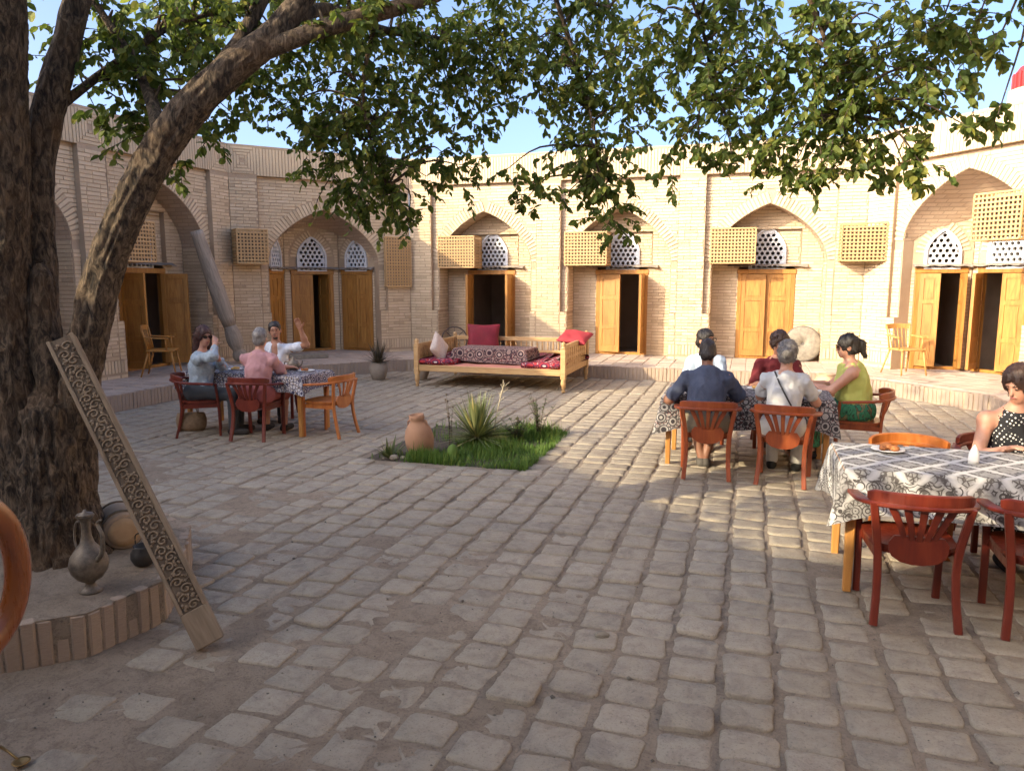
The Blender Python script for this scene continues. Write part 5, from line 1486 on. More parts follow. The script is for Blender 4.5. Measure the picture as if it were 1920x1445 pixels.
cushion('cushion', 'rose red cushion lying on the right end panel of the day bed', 'cushion', (-3.08, 13.70, .86), (-70, 6, -8), .58, .50, .14, M_PINK)
# ------------------------------------------------------------------ people: one smooth skin surface each, clothes and hair as children
class Vox:
    def __init__(s, lo, hi, h):
        s.lo = np.array(lo, dtype=np.float32); s.h = h
        s.n = np.ceil((np.array(hi) - s.lo) / h).astype(int) + 1
        s.f = np.full(s.n, 1.0, dtype=np.float32)
    def block(s, a, b):
        i0 = np.clip(np.floor((np.minimum(a, b) - s.lo) / s.h).astype(int), 0, s.n - 1)
        i1 = np.clip(np.ceil((np.maximum(a, b) - s.lo) / s.h).astype(int) + 1, 1, s.n)
        sl = tuple(slice(i0[k], i1[k]) for k in range(3))
        ax = [s.lo[k] + s.h * np.arange(i0[k], i1[k], dtype=np.float32) for k in range(3)]
        return sl, np.stack(np.meshgrid(*ax, indexing='ij'), -1)
    def put(s, sl, d, k, mode='u'):
        f = s.f[sl]
        if mode == 'u':
            if k > 0:
                t = np.clip(.5 + .5 * (f - d) / k, 0, 1); s.f[sl] = f * (1 - t) + d * t - k * t * (1 - t)
            else: s.f[sl] = np.minimum(f, d)
        elif mode == 's': s.f[sl] = np.maximum(f, -d)
        else: s.f[sl] = np.maximum(f, d)
    def cone(s, a, b, ra, rb, k=.02, flat=None):
        a = np.array(a, dtype=np.float32); b = np.array(b, dtype=np.float32); m = max(ra, rb) + k + 2 * s.h
        sl, P = s.block(np.minimum(a, b) - m, np.maximum(a, b) + m)
        if P.size == 0: return
        ab = b - a; L2 = max(1e-9, float(ab @ ab)); t = np.clip(((P - a) @ ab) / L2, 0, 1)
        Q = P - (a + t[..., None] * ab)
        d = np.sqrt((Q ** 2).sum(-1)) - (ra + (rb - ra) * t)
        s.put(sl, d, k)
    def ell(s, c, r, rot=None, k=.02, mode='u'):
        c = np.array(c, dtype=np.float32); r = np.array(r, dtype=np.float32); m = float(r.max()) + k + 2 * s.h
        sl, P = s.block(c - m, c + m)
        if P.size == 0: return
        q = P - c
        if rot is not None: q = q @ np.array(rot, dtype=np.float32)
        k0 = np.sqrt(((q / r) ** 2).sum(-1)); k1 = np.sqrt(((q / (r * r)) ** 2).sum(-1)) + 1e-6
        s.put(sl, k0 * (k0 - 1) / k1, k, mode)
    def plane(s, p, nrm):
        """keep what lies behind the plane (nrm points away from what stays)"""
        ax = [s.lo[k] + s.h * np.arange(s.n[k], dtype=np.float32) for k in range(3)]; nrm = np.array(nrm, dtype=np.float32); nrm /= np.linalg.norm(nrm)
        d = (ax[0][:, None, None] - p[0]) * nrm[0] + (ax[1][None, :, None] - p[1]) * nrm[1] + (ax[2][None, None, :] - p[2]) * nrm[2]
        s.f = np.maximum(s.f, d)
    def wrinkle(s, amp, sc, seed=0.0):
        near = np.abs(s.f) < .05
        I = np.argwhere(near)
        if len(I) == 0: return
        P = (s.lo + I * s.h) * np.array(sc) + seed
        s.f[near] += amp * (vnoise(P) + .5 * vnoise(P * 2.3)).astype(np.float32)
    def mesh(s):
        f = s.f; g = f < 0; n = s.n
        cnt = np.zeros(n - 1, np.int8)
        for a in (0, 1):
            for b in (0, 1):
                for c in (0, 1): cnt += g[a:n[0] - 1 + a, b:n[1] - 1 + b, c:n[2] - 1 + c]
        act = (cnt > 0) & (cnt < 8); I = np.argwhere(act)
        vid = np.full(n - 1, -1, np.int64); vid[act] = np.arange(len(I))
        acc = np.zeros((len(I), 3)); w = np.zeros(len(I))
        cor = [(a, b, c) for a in (0, 1) for b in (0, 1) for c in (0, 1)]
        val = {c: f[I[:, 0] + c[0], I[:, 1] + c[1], I[:, 2] + c[2]] for c in cor}
        for c in cor:
            for ax in range(3):
                if c[ax] == 0:
                    e = list(c); e[ax] = 1; e = tuple(e); A, B = val[c], val[e]; x = (A < 0) != (B < 0)
                    t = np.where(x, A / np.where(x, A - B, 1), 0); p = np.zeros((len(I), 3)); p[:] = c; p[:, ax] += t
                    acc += p * x[:, None]; w += x
        V = s.lo + (I + acc / w[:, None]) * s.h
        Q = []
        for ax in range(3):
            o1, o2 = (ax + 1) % 3, (ax + 2) % 3
            sl0 = [slice(None)] * 3; sl1 = [slice(None)] * 3; sl0[ax] = slice(0, -1); sl1[ax] = slice(1, None)
            ch = g[tuple(sl0)] != g[tuple(sl1)]; E = np.argwhere(ch)
            E = E[(E[:, o1] > 0) & (E[:, o2] > 0) & (E[:, o1] < n[o1] - 1) & (E[:, o2] < n[o2] - 1)]
            if len(E) == 0: continue
            def at(d1, d2):
                e = E.copy(); e[:, o1] += d1; e[:, o2] += d2; return vid[e[:, 0], e[:, 1], e[:, 2]]
            q = np.stack([at(-1, -1), at(0, -1), at(0, 0), at(-1, 0)], -1)
            ins = g[E[:, 0], E[:, 1], E[:, 2]]
            q = np.where(ins[:, None], q, q[:, ::-1]); Q.append(q)
        return V, np.concatenate(Q)
    def obj(s, name, mat, parent):
        V, Q = s.mesh(); return link(name, mesh_np(name, V, Q, [mat], True), parent)

def unit(v): v = np.array(v, float); return v / (np.linalg.norm(v) + 1e-9)
def ik(sh, hand, l1, l2, hint):
    sh, hand = np.array(sh, float), np.array(hand, float); d = hand - sh; L = np.linalg.norm(d); Lm = (l1 + l2) * .985
    if L > Lm: hand = sh + d / L * Lm; d = hand - sh; L = Lm
    u = d / L; a = (l1 * l1 - l2 * l2 + L * L) / (2 * L); hgt = math.sqrt(max(0, l1 * l1 - a * a))
    h = np.array(hint, float); h -= u * (h @ u); h = unit(h)
    return sh + u * a + h * hgt, hand
def hand(v, wr, fd, pn, sgn, curl=.5, spread=.0):
    """five fingers rooted in a palm; pn = palm normal (fingers curl that way)"""
    fd = unit(fd); pn = unit(np.array(pn, float) - fd * (np.array(pn, float) @ fd)); sd = np.cross(fd, pn) * sgn
    base = np.array(wr)
    for t in (-.028, -.009, .010, .028): v.cone(base + fd * .015 + sd * t * .6, base + fd * .088 + sd * t, .016, .0145, .014)
    for t, l in zip((-.030, -.0105, .0105, .030), (.062, .076, .080, .070)):
        p = base + fd * .088 + sd * t * (1 + spread); d = fd + sd * t * spread * 12; d = unit(d)
        for k in range(3):
            a = curl * (.35 + .35 * k); dd = unit(d * math.cos(a) + pn * math.sin(a)); q = p + dd * l * (.42, .33, .27)[k]
            v.cone(p, q, .0105 - .0008 * k, .0098 - .0008 * k, .004); p = q; d = dd
    p = base + fd * .03 + sd * .030; d = unit(fd * .62 + sd * .75 + pn * .25)
    q = p + d * .042; v.cone(p, q, .014, .0115, .012); d2 = unit(d + fd * .55); v.cone(q, q + d2 * .032, .0112, .0095, .005)

def person(label, loc, rz, skin, lean=8, twist=0, head=(0, 0, 0), handL=(.16, .40, .80), handR=(-.16, .40, .80), hintL=(.45, -.3, -1), hintR=(-.45, -.3, -1),
           palmL=(0, 0, -1), palmR=(0, 0, -1), curl=.45, shirt=None, smat=None, sleeve=.55, bottom='trousers', bmat=None, shoe=None, hair='short', hmat=None,
           face=True, glasses=None, build=1.0, belly=.0, feet=0.0, scale=1.0, neckline=.0, extras=()):
    o = empty('person', (loc[0], loc[1], 0), R(rz)); tag(o, label, 'person', 'people seated at the tables'); o.scale = (scale,) * 3
    ca, sa = math.cos(R(lean)), math.sin(R(lean)); up = np.array([0, sa, ca]); fw = np.array([0, ca, -sa])
    tw = R(twist); sx = np.array([math.cos(tw), math.sin(tw), 0])
    P = np.array([0, -.015, .545]); N = P + up * .50; C = P + up * .30
    b = build
    SL = N - up * .085 + sx * .165 * b; SR = N - up * .085 - sx * .165 * b
    eL, hL = ik(SL, handL, .285, .255, hintL); eR, hR = ik(SR, handR, .285, .255, hintR)
    K = {}; hipx = .10
    for s_ in (1, -1):
        K[s_] = (np.array([s_ * hipx, -.03, .53]), np.array([s_ * .125, .41, .515]), np.array([s_ * (.12 + feet), .40 - abs(feet), .085]), np.array([s_ * (.135 + feet), .545 - abs(feet), .035]))
    Hc = N + up * .075 + np.array([0, .03, .105])
    hy, hp, hr = (R(a) for a in head)
    Hm = (Matrix.Rotation(hy, 3, 'Z') @ Matrix.Rotation(hp, 3, 'X') @ Matrix.Rotation(hr, 3, 'Y')); HR = np.array(Hm)
    HL = lambda x, y, z: Hc + HR @ np.array([x, y, z])
    lo = np.array([min(-.42, hL[0] - .2, hR[0] - .2, eR[0] - .12), -.42, 0.0]); hi = np.array([max(.42, hL[0] + .2, hR[0] + .2, eL[0] + .12), max(.68, hL[1] + .25, hR[1] + .25), max(1.5, hL[2] + .25, hR[2] + .25)])
    v = Vox(lo, hi, .0085)
    # torso, neck
    v.cone(P, C, .125 * b, .125 * b, .03); v.cone(C, N - up * .07, .125 * b, .105 * b, .04); v.cone(SL, SR, .062, .062, .05)
    v.cone(N - up * .02, Hc - HR @ np.array([0, .012, .06]), .056, .052, .025)
    # head
    v.ell(HL(0, -.012, .028), (.076, .096, .098), HR, .01); v.ell(HL(0, .022, -.045), (.058, .070, .072), HR, .03); v.ell(HL(0, .058, -.088), (.030, .026, .022), HR, .025)
    v.cone(HL(0, .083, .012), HL(0, .106, -.028), .008, .0125, .010)
    v.ell(HL(0, .074, .030), (.050, .018, .012), HR, .015); v.ell(HL(0, .086, -.058), (.026, .010, .010), HR, .010)
    for s_ in (-1, 1):
        v.ell(HL(s_ * .078, -.012, -.012), (.011, .024, .032), HR, .006); v.ell(HL(s_ * .030, .094, .008), (.014, .012, .010), HR, .006, 's')
        v.ell(HL(s_ * .030, .078, .008), (.012, .012, .010), HR, .004)
    # arms, hands
    for (S, E, H_, pn, sg) in ((SL, eL, hL, palmL, -1), (SR, eR, hR, palmR, 1)):
        v.cone(S, E, .052 * b, .042 * b, .03); d = unit(H_ - E); v.cone(E, E + (H_ - E) * .4, .043 * b, .040 * b, .02); v.cone(E + (H_ - E) * .4, H_, .040 * b, .027, .02)
        hand(v, H_ - d * .012, d, pn, sg, curl)
    for s_ in (1, -1):
        h, k, a, t = K[s_]
        v.cone(h, k, .085 * b, .062, .03); v.cone(k, k + (a - k) * .35, .058, .056, .02); v.cone(k + (a - k) * .35, a, .056, .038, .02); v.cone(a + (0, -.03, -.045), t, .036, .028, .02)
    v.obj('body', skin, o)
    # shirt
    s = Vox(lo, hi, .0105); pad = .014
    s.cone(P - up * .04, C, .135 * b + pad + belly, .13 * b + pad + belly * .6, .03); s.cone(C, N - up * .085, .13 * b + pad, .108 * b + pad, .04)
    if belly: s.ell(P + up * .12 + fw * .06, (.15, .12, .14), None, .05)
    s.cone(SL - sx * .02, SR + sx * .02, .064 + (pad if sleeve > 0 else -.004), .064 + (pad if sleeve > 0 else -.004), .04)
    if sleeve > 0:
        for (S, E, H_) in ((SL, eL, hL), (SR, eR, hR)):
            if sleeve <= 1: e = S + (E - S) * sleeve; s.cone(S, e, .046 * b + pad, .044 * b + pad + .008, .035); s.plane(e + unit(E - S) * .012, unit(E - S)) if False else None
            else: s.cone(S, E, .046 * b + pad, .042 * b + pad, .03); s.cone(E, E + (H_ - E) * (sleeve - 1), .042 * b + pad, .036 + pad, .025)
    s.wrinkle(.026, (12, 12, 8), loc[0]); s.wrinkle(.016, (30, 30, 14), loc[1])
    nk = .072 + (0 if sleeve > 0 else .03)
    s.ell(N + up * .052 + fw * (.02 + neckline), (nk, nk, .060), None, 0, 's')
    if neckline > .03: s.ell(N - up * .06 + fw * .14, (.045, .10, .14), None, 0, 's')
    if sleeve == 0:
        for S in (SL, SR): s.ell(S + (S - N) * .28 , (.07, .11, .12), None, 0, 's')
    so = s.obj(shirt or 'shirt', smat, o)
    # bottoms
    t = Vox(lo, hi, .0105)
    if bottom == 'skirt':
        t.cone((0, -.06, .54), (0, .10, .52), .165, .17, .05)
        for s_ in (1, -1): h, k, a, q = K[s_]; t.cone(h, k + (0, .02, 0), .115, .10, .06); t.cone(k + (0, .02, 0), (k[0] * 1.15, k[1] + .02, .16), .10, .115, .07)
        t.cone((0, .40, .50), (0, .41, .17), .10, .12, .06)
        t.plane((0, 0, .14), (0, 0, -1))
    else:
        t.cone((-.06, -.06, .535), (.06, -.06, .535), .145 * b, .145 * b, .04)
        for s_ in (1, -1):
            h, k, a, q = K[s_]; t.cone(h, k, .098 * b, .078, .03)
            if bottom == 'trousers': t.cone(k, a + (0, 0, .02), .073, .060, .025)
            else: t.cone(k, k + (a - k) * .10, .078, .080, .02)
    t.wrinkle(.010, (14, 14, 10), loc[0] + 3)
    t.obj({'trousers': 'trousers', 'shorts': 'shorts', 'skirt': 'skirt'}[bottom], bmat, o)
    if shoe:
        for s_ in (1, -1):
            h, k, a, q = K[s_]; u_ = Vox(np.minimum(a, q) - .12, np.maximum(a, q) + .12, .009)
            u_.cone(a + (0, -.03, -.045), q + (0, .01, 0), .048, .040, .02); u_.cone(a + (0, 0, -.03), a + (0, .02, -.04), .046, .046, .02); u_.plane((0, 0, .004), (0, 0, -1)); u_.plane((0, 0, .088), (0, 0, 1)); u_.obj('shoe', shoe, o)
    # hair
    if hair:
        q = Vox(Hc - .26, Hc + np.array([.22, .22, .2]), .0075)
        th = {'short': .012, 'crop': .006, 'bun': .014, 'long': .018, 'pony': .016, 'bob': .024, 'curly': .026}[hair]
        q.ell(HL(0, -.016, .032), (.078 + th, .098 + th, .098 + th), HR, .01)
        if hair in ('short', 'crop', 'bun', 'pony', 'curly'): q.ell(HL(0, -.055, -.03), (.070 + th, .062 + th, .065), HR, .02)
        q.ell(HL(0, .125, -.045 if hair != 'crop' else -.02), (.088, .088, .105), HR, 0, 's')
        if hair == 'long':
            for s_ in (-1, 1): q.cone(HL(s_ * .06, -.03, -.02), HL(s_ * .085, -.05, -.19), .050, .038, .03)
            q.cone(HL(0, -.06, 0), HL(0, -.085, -.20), .075, .055, .03); q.ell(HL(0, .125, -.05), (.075, .088, .12), HR, 0, 's')
        if hair == 'bob':
            for s_ in (-1, 1): q.cone(HL(s_ * .068, -.01, .0), HL(s_ * .078, -.005, -.075), .040, .030, .03)
            q.cone(HL(0, -.06, 0), HL(0, -.075, -.085), .075, .055, .03); q.ell(HL(0, .125, -.05), (.078, .088, .125), HR, 0, 's')
        if hair == 'bun': q.ell(HL(0, -.125, .0), (.045, .038, .048), HR, .012)
        if hair == 'pony': q.ell(HL(0, -.125, .03), (.038, .036, .04), HR, .012); q.cone(HL(0, -.14, .02), HL(0, -.165, -.11), .040, .024, .02)
        for s_ in (-1, 1):
            if hair in ('short', 'crop', 'bun', 'pony'): q.ell(HL(s_ * .09, .005, -.03), (.02, .026, .034), HR, 0, 's')
        q.wrinkle(.018 if hair != 'curly' else .03, (34, 34, 16) if hair != 'curly' else (40, 40, 40), 2.0)
        ho = q.obj('hair', hmat, o)
        HV, HQ = q.mesh(); hg = np.random.default_rng(int(abs(loc[0]) * 100) + 3)
        fc = HV[HQ].mean(1); fn = np.cross(HV[HQ[:, 2]] - HV[HQ[:, 0]], HV[HQ[:, 3]] - HV[HQ[:, 1]]); fn /= np.linalg.norm(fn, axis=1)[:, None] + 1e-9
        pick = hg.integers(0, len(fc), 1100); c0 = fc[pick]; n0 = fn[pick]; sg_ = np.sign((n0 * (c0 - Hc)).sum(1))[:, None]; n0 = n0 * sg_
        bk = HR @ np.array([0, -1.0, -.9]); dn = bk[None] - n0 * (n0 @ bk)[:, None]; dn /= np.linalg.norm(dn, axis=1)[:, None] + 1e-6
        lift = hg.uniform(.06, .5 if hair in ('curly', 'bun') else .24, (len(c0), 1)); dn = dn + n0 * lift + hg.normal(0, .14, (len(c0), 3)); dn /= np.linalg.norm(dn, axis=1)[:, None]
        ln = hg.uniform(.5, 1.2, (len(c0), 1)) * {'crop': .012, 'short': .022, 'bun': .03, 'pony': .03, 'curly': .03, 'long': .035, 'bob': .03}[hair]
        wd = np.cross(dn, n0) * .0022; c0 = c0 - n0 * .003
        SV = np.stack([c0 - wd, c0 + wd, c0 + wd * .5 + dn * ln, c0 - wd * .5 + dn * ln - n0 * ln * .15], 1).reshape(-1, 3)
        tag(link('hair_strands', mesh_np('hair_strands', SV, np.arange(len(SV)).reshape(-1, 4), [hmat]), ho), kind='stuff')
        if hair == 'pony':
            z = Vox(HL(0, -.125, .02) - .07, HL(0, -.125, .02) + .07, .008); z.ell(HL(0, -.135, .012), (.042, .020, .042), HR, 0); z.wrinkle(.01, (60, 60, 60)); z.obj('hair_tie', M_SUNGL, o)
    if face:
        for s_ in (-1, 1):
            e = Vox(HL(s_ * .03, .086, .008) - .03, HL(s_ * .03, .086, .008) + .03, .004); e.ell(HL(s_ * .030, .0865, .008), (.011, .006, .0065), HR, 0); e.obj('eye', M_EYE, o)
            e = Vox(HL(s_ * .03, .09, .03) - .035, HL(s_ * .03, .09, .03) + .035, .004); e.cone(HL(s_ * .016, .091, .027), HL(s_ * .046, .080, .027), .005, .004, 0); e.obj('eyebrow', hmat or M_HAIRBK, o)
        e = Vox(HL(0, .09, -.06) - .04, HL(0, .09, -.06) + .04, .004); e.ell(HL(0, .092, -.058), (.024, .008, .0075), HR, 0); e.obj('lips', M_LIP, o)
    if glasses:
        m = MB(); 
        for s_ in (-1, 1):
            c = HL(s_ * .034, .104, .010); ex, ey, ez = HR[:, 0], HR[:, 1], HR[:, 2]; n = 12
            ring = [c + ex * (.029 * math.cos(2 * math.pi * i / n)) + ez * (.022 * math.sin(2 * math.pi * i / n)) for i in range(n)]
            if glasses == 'sun': m.add([tuple(p + ey * .004) for p in ring] + [tuple(p - ey * .003) for p in ring], [tuple(range(n)), tuple(reversed(range(n, 2 * n)))] + [(i, n + i, n + (i + 1) % n, (i + 1) % n) for i in range(n)])
            else: m.tube([Vector(p) for p in ring], .003, 5, closed=True)
            m.tube([Vector(c + ex * s_ * .028), Vector(HL(s_ * .084, .06, .014)), Vector(HL(s_ * .085, -.015, .012))], .0035, 5)
        m.tube([Vector(HL(-.008, .106, .014)), Vector(HL(.008, .106, .014))], .0035, 5); m.build('glasses', M_SUNGL, o)
    for ex in extras: ex(o, dict(N=N, P=P, C=C, up=up, fw=fw, HL=HL, SL=SL, SR=SR, b=b))
    return o
def strap(o, J):
    m = MB(); b = J['b']
    a = J['N'] + np.array([-.075, -.02, .0]); pts = []
    for t in np.linspace(0, 1, 14):
        x = -.10 + .26 * t; z = J['N'][2] + .015 - .44 * t; y = np.interp(z, [J['P'][2], J['N'][2]], [J['P'][1], J['N'][1]]) - (.186 - .05 * abs(t - .55)) * (0.35 + .65 * min(1, t * 4))
        pts.append((x, y, z))
    m.sweep(pts, rect_prof(.016, .006), up=(0, -1, 0), smooth=False); m.build('bag_strap', M_BLACK, o)
def scarf(o, J):
    s = Vox(J['N'] - .2, J['N'] + .2, .009); s.ell(J['N'] + J['fw'] * .085 - J['up'] * .095, (.045, .035, .085), None, .01); s.wrinkle(.006, (40, 40, 40)); s.obj('undershirt', M_BLACK, o)
def beard(o, J):
    H = J['HL']; s = Vox(H(0, .07, -.09) - .09, H(0, .07, -.09) + .09, .006); s.ell(H(0, .052, -.092), (.036, .036, .024), None, .01); s.ell(H(0, .093, -.045), (.026, .007, .005), None, .01); s.wrinkle(.008, (60, 60, 40)); s.obj('beard', M_HAIRBK, o)
C_ = m_cloth
person('woman in blue grey with sunglasses, hand on her cheek, left table', (-6.52, 7.70), -68, M_SKIN, 4, 0, (-44, -4, 0), handL=(.10, .22, 1.16), handR=(.16, .26, .98), hintL=(.9, .5, -.4), hintR=(-.5, .3, -.6), palmL=(-.6, -.5, 0), palmR=(0, -1, 0), curl=.7,
       smat=C_('blue_grey_print', (.40, .47, .52), (.27, .33, .38), scale=30), sleeve=1.55, bottom='trousers', bmat=C_('dark_grey_trousers', (.06, .065, .07)), shoe=C_('dark_shoe', (.04, .035, .03)), hair='long', hmat=M_HAIRAUB, glasses='sun')
person('man in a pink t-shirt seen from behind, left table', (-5.70, 7.72), 8, M_SKIN, 9, 0, (6, 2, 0), handL=(.10, .46, .79), handR=(.26, .50, .80), hintL=(.5, -.2, -.8), hintR=(-.5, -.2, -.8), smat=C_('pink_cotton', (.50, .27, .27), (.46, .24, .25)), sleeve=.62,
       bottom='shorts', bmat=C_('dusty_rose_shorts', (.36, .10, .09)), shoe=C_('dark_sandal', (.03, .025, .02)), hair='crop', hmat=M_HAIRGR, build=1.1)
person('man in an open white shirt raising his hand, left table', (-6.32, 9.0), 203, M_SKINT, 2, 0, (8, -2, 4), handR=(-.37, .16, 1.26), handL=(.12, .40, .79), hintR=(-.9, -.1, -1), palmR=(.1, 1, 0), curl=.15, smat=C_('white_linen', (.72, .73, .76), (.62, .65, .70)), sleeve=.6,
       bottom='trousers', bmat=C_('dark_trousers', (.05, .05, .06)), shoe=C_('brown_shoe', (.06, .04, .03)), hair='crop', hmat=M_HAIRBK, neckline=.04, extras=(beard,), build=1.06)
person('balding man in a navy shirt seen from behind, middle table', (-.36, 7.58), 5, M_SKIND, 15, 0, (0, -14, 0), handL=(.26, .46, .80), handR=(-.30, .36, .80), hintL=(.6, -.2, -.8), hintR=(-.6, -.2, -.8), smat=C_('faded_navy_cotton', (.035, .045, .085), (.075, .09, .14), scale=5), sleeve=.78,
       bottom='shorts', bmat=C_('khaki_shorts', (.22, .18, .12)), shoe=C_('grey_sandal', (.10, .09, .08)), hair='crop', hmat=m_hair('thin_dark_hair', (.035, .026, .022)), build=1.2, belly=.02, feet=-.10)
person('grey haired woman in a white t-shirt with a strap, seen from behind', (.365, 7.58), -7, M_SKIN, 10, 0, (2, -6, 0), handL=(.18, .44, .80), handR=(-.14, .46, .80), hintL=(.6, -.2, -.8), hintR=(-.6, -.2, -.8), smat=C_('white_jersey', (.52, .52, .52), (.45, .46, .48)), sleeve=.60,
       bottom='trousers', bmat=C_('white_trousers', (.55, .54, .52)), shoe=C_('black_sandal', (.02, .02, .02)), hair='bun', hmat=M_HAIRGR, extras=(strap,), build=1.05)
person('person in a pale blue shirt with glasses, face turned aside, middle table', (-.46, 9.15), 178, M_SKINT, 6, 0, (55, 2, 0), handL=(.12, .42, .80), handR=(-.16, .40, .80), smat=C_('pale_blue_cotton', (.32, .40, .50), (.38, .45, .54)), sleeve=.65,
       bottom='trousers', bmat=C_('grey_trousers', (.10, .10, .11)), hair='short', hmat=M_HAIRBK, glasses='wire')
person('dark haired person in a maroon shirt on the far side of the middle table', (.34, 9.10), 184, M_SKINT, 12, 0, (-8, -20, 0), handL=(.18, .42, .80), handR=(-.18, .42, .80), smat=C_('maroon_cotton', (.13, .009, .012), (.09, .006, .009)), sleeve=.7,
       bottom='trousers', bmat=C_('dark_trousers_b', (.05, .05, .06)), hair='curly', hmat=M_HAIRBR, build=1.15)
person('dark haired woman in a yellow green top and leaf print skirt, middle table', (1.13, 8.68), 86, M_SKIN, 9, 0, (4, -6, 0), handL=(.10, .44, .80), handR=(-.04, .46, .80), hintL=(.8, -.2, -.8), hintR=(-.6, -.3, -.9), smat=C_('yellow_green_knit', (.46, .47, .13), (.40, .42, .10)), sleeve=0,
       bottom='skirt', bmat=m_floral(), shoe=C_('black_shoe', (.02, .02, .02)), hair='pony', hmat=M_HAIRBK, glasses='sun', build=1.12, belly=.01)
person('short haired woman in a black polka dot dress looking down, right edge', (1.80, 6.06), 186, M_SKIN, 12, 0, (-58, -24, 0), handL=(.16, .38, .80), handR=(-.30, .26, .80), hintR=(-.9, -.3, -.3), smat=m_dots(), sleeve=0, shirt='dress',
       bottom='skirt', bmat=m_dots(), shoe=C_('black_shoe_b', (.02, .02, .02)), hair='bob', hmat=M_HAIRBR, neckline=.025)
# ------------------------------------------------------------------ things round the tree
def local_frame(a, b, roll_ref):
    a, b = Vector(a), Vector(b); z = (b - a).normalized(); x = Vector(roll_ref).cross(z).normalized(); y = z.cross(x)
    return Matrix(((x.x, y.x, z.x, a.x), (x.y, y.y, z.y, a.y), (x.z, y.z, z.z, a.z), (0, 0, 0, 1))), (b - a).length
pA, pB = (-2.63, 3.06, .03), (-3.66, 3.22, 1.60)
Mp, Lp = local_frame(pA, pB, (.62, -.78, .15))
# Mp: z along the post, y towards the carved face
post = empty('carved_post'); post.matrix_world = Mp; tag(post, 'weathered carved wooden post leaning against the tree trunk', 'post')
PWd, PT = .145, .075
m = MB(); m.bbox((-PWd / 2, -PT / 2, 0), (PWd / 2, PT / 2 - .012, Lp), .010)
for s_ in (-1, 1): m.bbox((s_ * (PWd / 2 - .011) - .010, PT / 2 - .014, .20), (s_ * (PWd / 2 - .011) + .010, PT / 2, Lp), .003)
m.bbox((-PWd / 2 + .001, PT / 2 - .014, .0), (PWd / 2 - .001, PT / 2 - .001, .20), .004); m.build('beam', M_OLDW, post)
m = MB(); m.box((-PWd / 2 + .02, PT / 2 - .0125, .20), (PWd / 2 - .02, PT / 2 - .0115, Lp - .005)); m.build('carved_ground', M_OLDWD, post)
cr = random.Random(12); z = .225; k = 0
while z < Lp - .03:                                       # scrolling vine cut in relief
    m = MB(); sgn = 1 if k % 2 else -1; k += 1
    pts = []
    for i in range(17):
        a = i / 16 * 7.6; rr_ = .031 * (1 - i / 20); pts.append((sgn * (.014 + rr_ * math.cos(a)), PT / 2 - .007, z + rr_ * .85 * math.sin(a)))
    m.sweep(pts, rect_prof(.0085, .010, .002), up=(0, 1, 0), smooth=False)
    for q in range(5):
        a = cr.uniform(0, 6.28); c = (-sgn * cr.uniform(.012, .046), PT / 2 - .008, z + cr.uniform(-.024, .024))
        m.sweep([(c[0], c[1], c[2]), (c[0] + .009 * math.cos(a), c[1] + .004, c[2] + .009 * math.sin(a)), (c[0] + .02 * math.cos(a), c[1], c[2] + .02 * math.sin(a))], rect_prof(.013, .008), up=(0, 1, 0), scl=[.6, 1, .25], smooth=False)
    m.build('carved_scroll', M_OLDW, post); z += .047
# ewer
e = empty('ewer', (-3.36, 3.01, .245)); tag(e, 'old metal ewer with a long neck on the tree bed', 'ewer')
m = MB(); m.lathe([(.062, 0), (.066, .008), (.045, .02), (.026, .05), (.03, .06), (.07, .085), (.098, .125), (.108, .165), (.098, .21), (.068, .255), (.040, .29), (.028, .33), (.024, .38), (.026, .42), (.046, .445), (.05, .452), (.03, .45)], 28); m.build('vessel', M_METAL, e)
m = MB(); m.tube(spline([(.085, -.02, .20), (.14, -.03, .26), (.15, -.03, .36), (.115, -.025, .42), (.15, -.03, .45)], 6), list(np.linspace(.016, .007, 25)), 8); m.build('spout', M_METAL, e)
m = MB(); m.tube(spline([(-.09, .03, .19), (-.15, .05, .27), (-.12, .04, .38), (-.03, .01, .41)], 6), .007, 6); m.build('handle', M_METAL, e)
m = MB(); m.lathe([(.048, .454), (.044, .462), (.012, .47), (.008, .485)], 16); m.build('lid', M_METAL, e); e.scale = (.92, .92, .95)
# lying churn, black pot, slab at the end of the bed
c = empty('wooden_churn', (-3.80, 3.66, .37)); c.rotation_euler = (R(90), 0, R(52)); tag(c, 'pale wooden churn lying on its side by the trunk', 'churn')
m = MB(); m.lathe([(.085, -.17), (.105, -.165), (.125, -.08), (.13, .0), (.125, .08), (.112, .17), (.105, .175)], 24); m.build('barrel', M_LOG, c)
m = MB(); m.lathe([(.088, .172), (.09, .186), (.05, .190), (.001, .188)], 24); m.build('end_cap', M_LOGEND, c)
for zz in (-.11, .12): m = MB(); m.lathe([(.121, zz - .012), (.129, zz - .010), (.129, zz + .010), (.121, zz + .012)], 24); m.build('hoop', M_OLDWD, c)
m = MB(); m.lathe([(.03, 0), (.055, .015), (.072, .05), (.070, .085), (.052, .11), (.055, .125), (.046, .125), (.04, .10)], 22)
tag(m.build('iron_pot', M_BLACK, None, loc=(-3.37, 3.40, .245)), 'small sooty black pot beside the leaning post', 'pot')
m = MB(); m.tube(spline([(-.055, 0, .118), (-.05, 0, .18), (0, 0, .20), (.05, 0, .18), (.055, 0, .118)], 5), .004, 5); o = m.build('handle', M_BLACK, bpy.data.objects['iron_pot'])
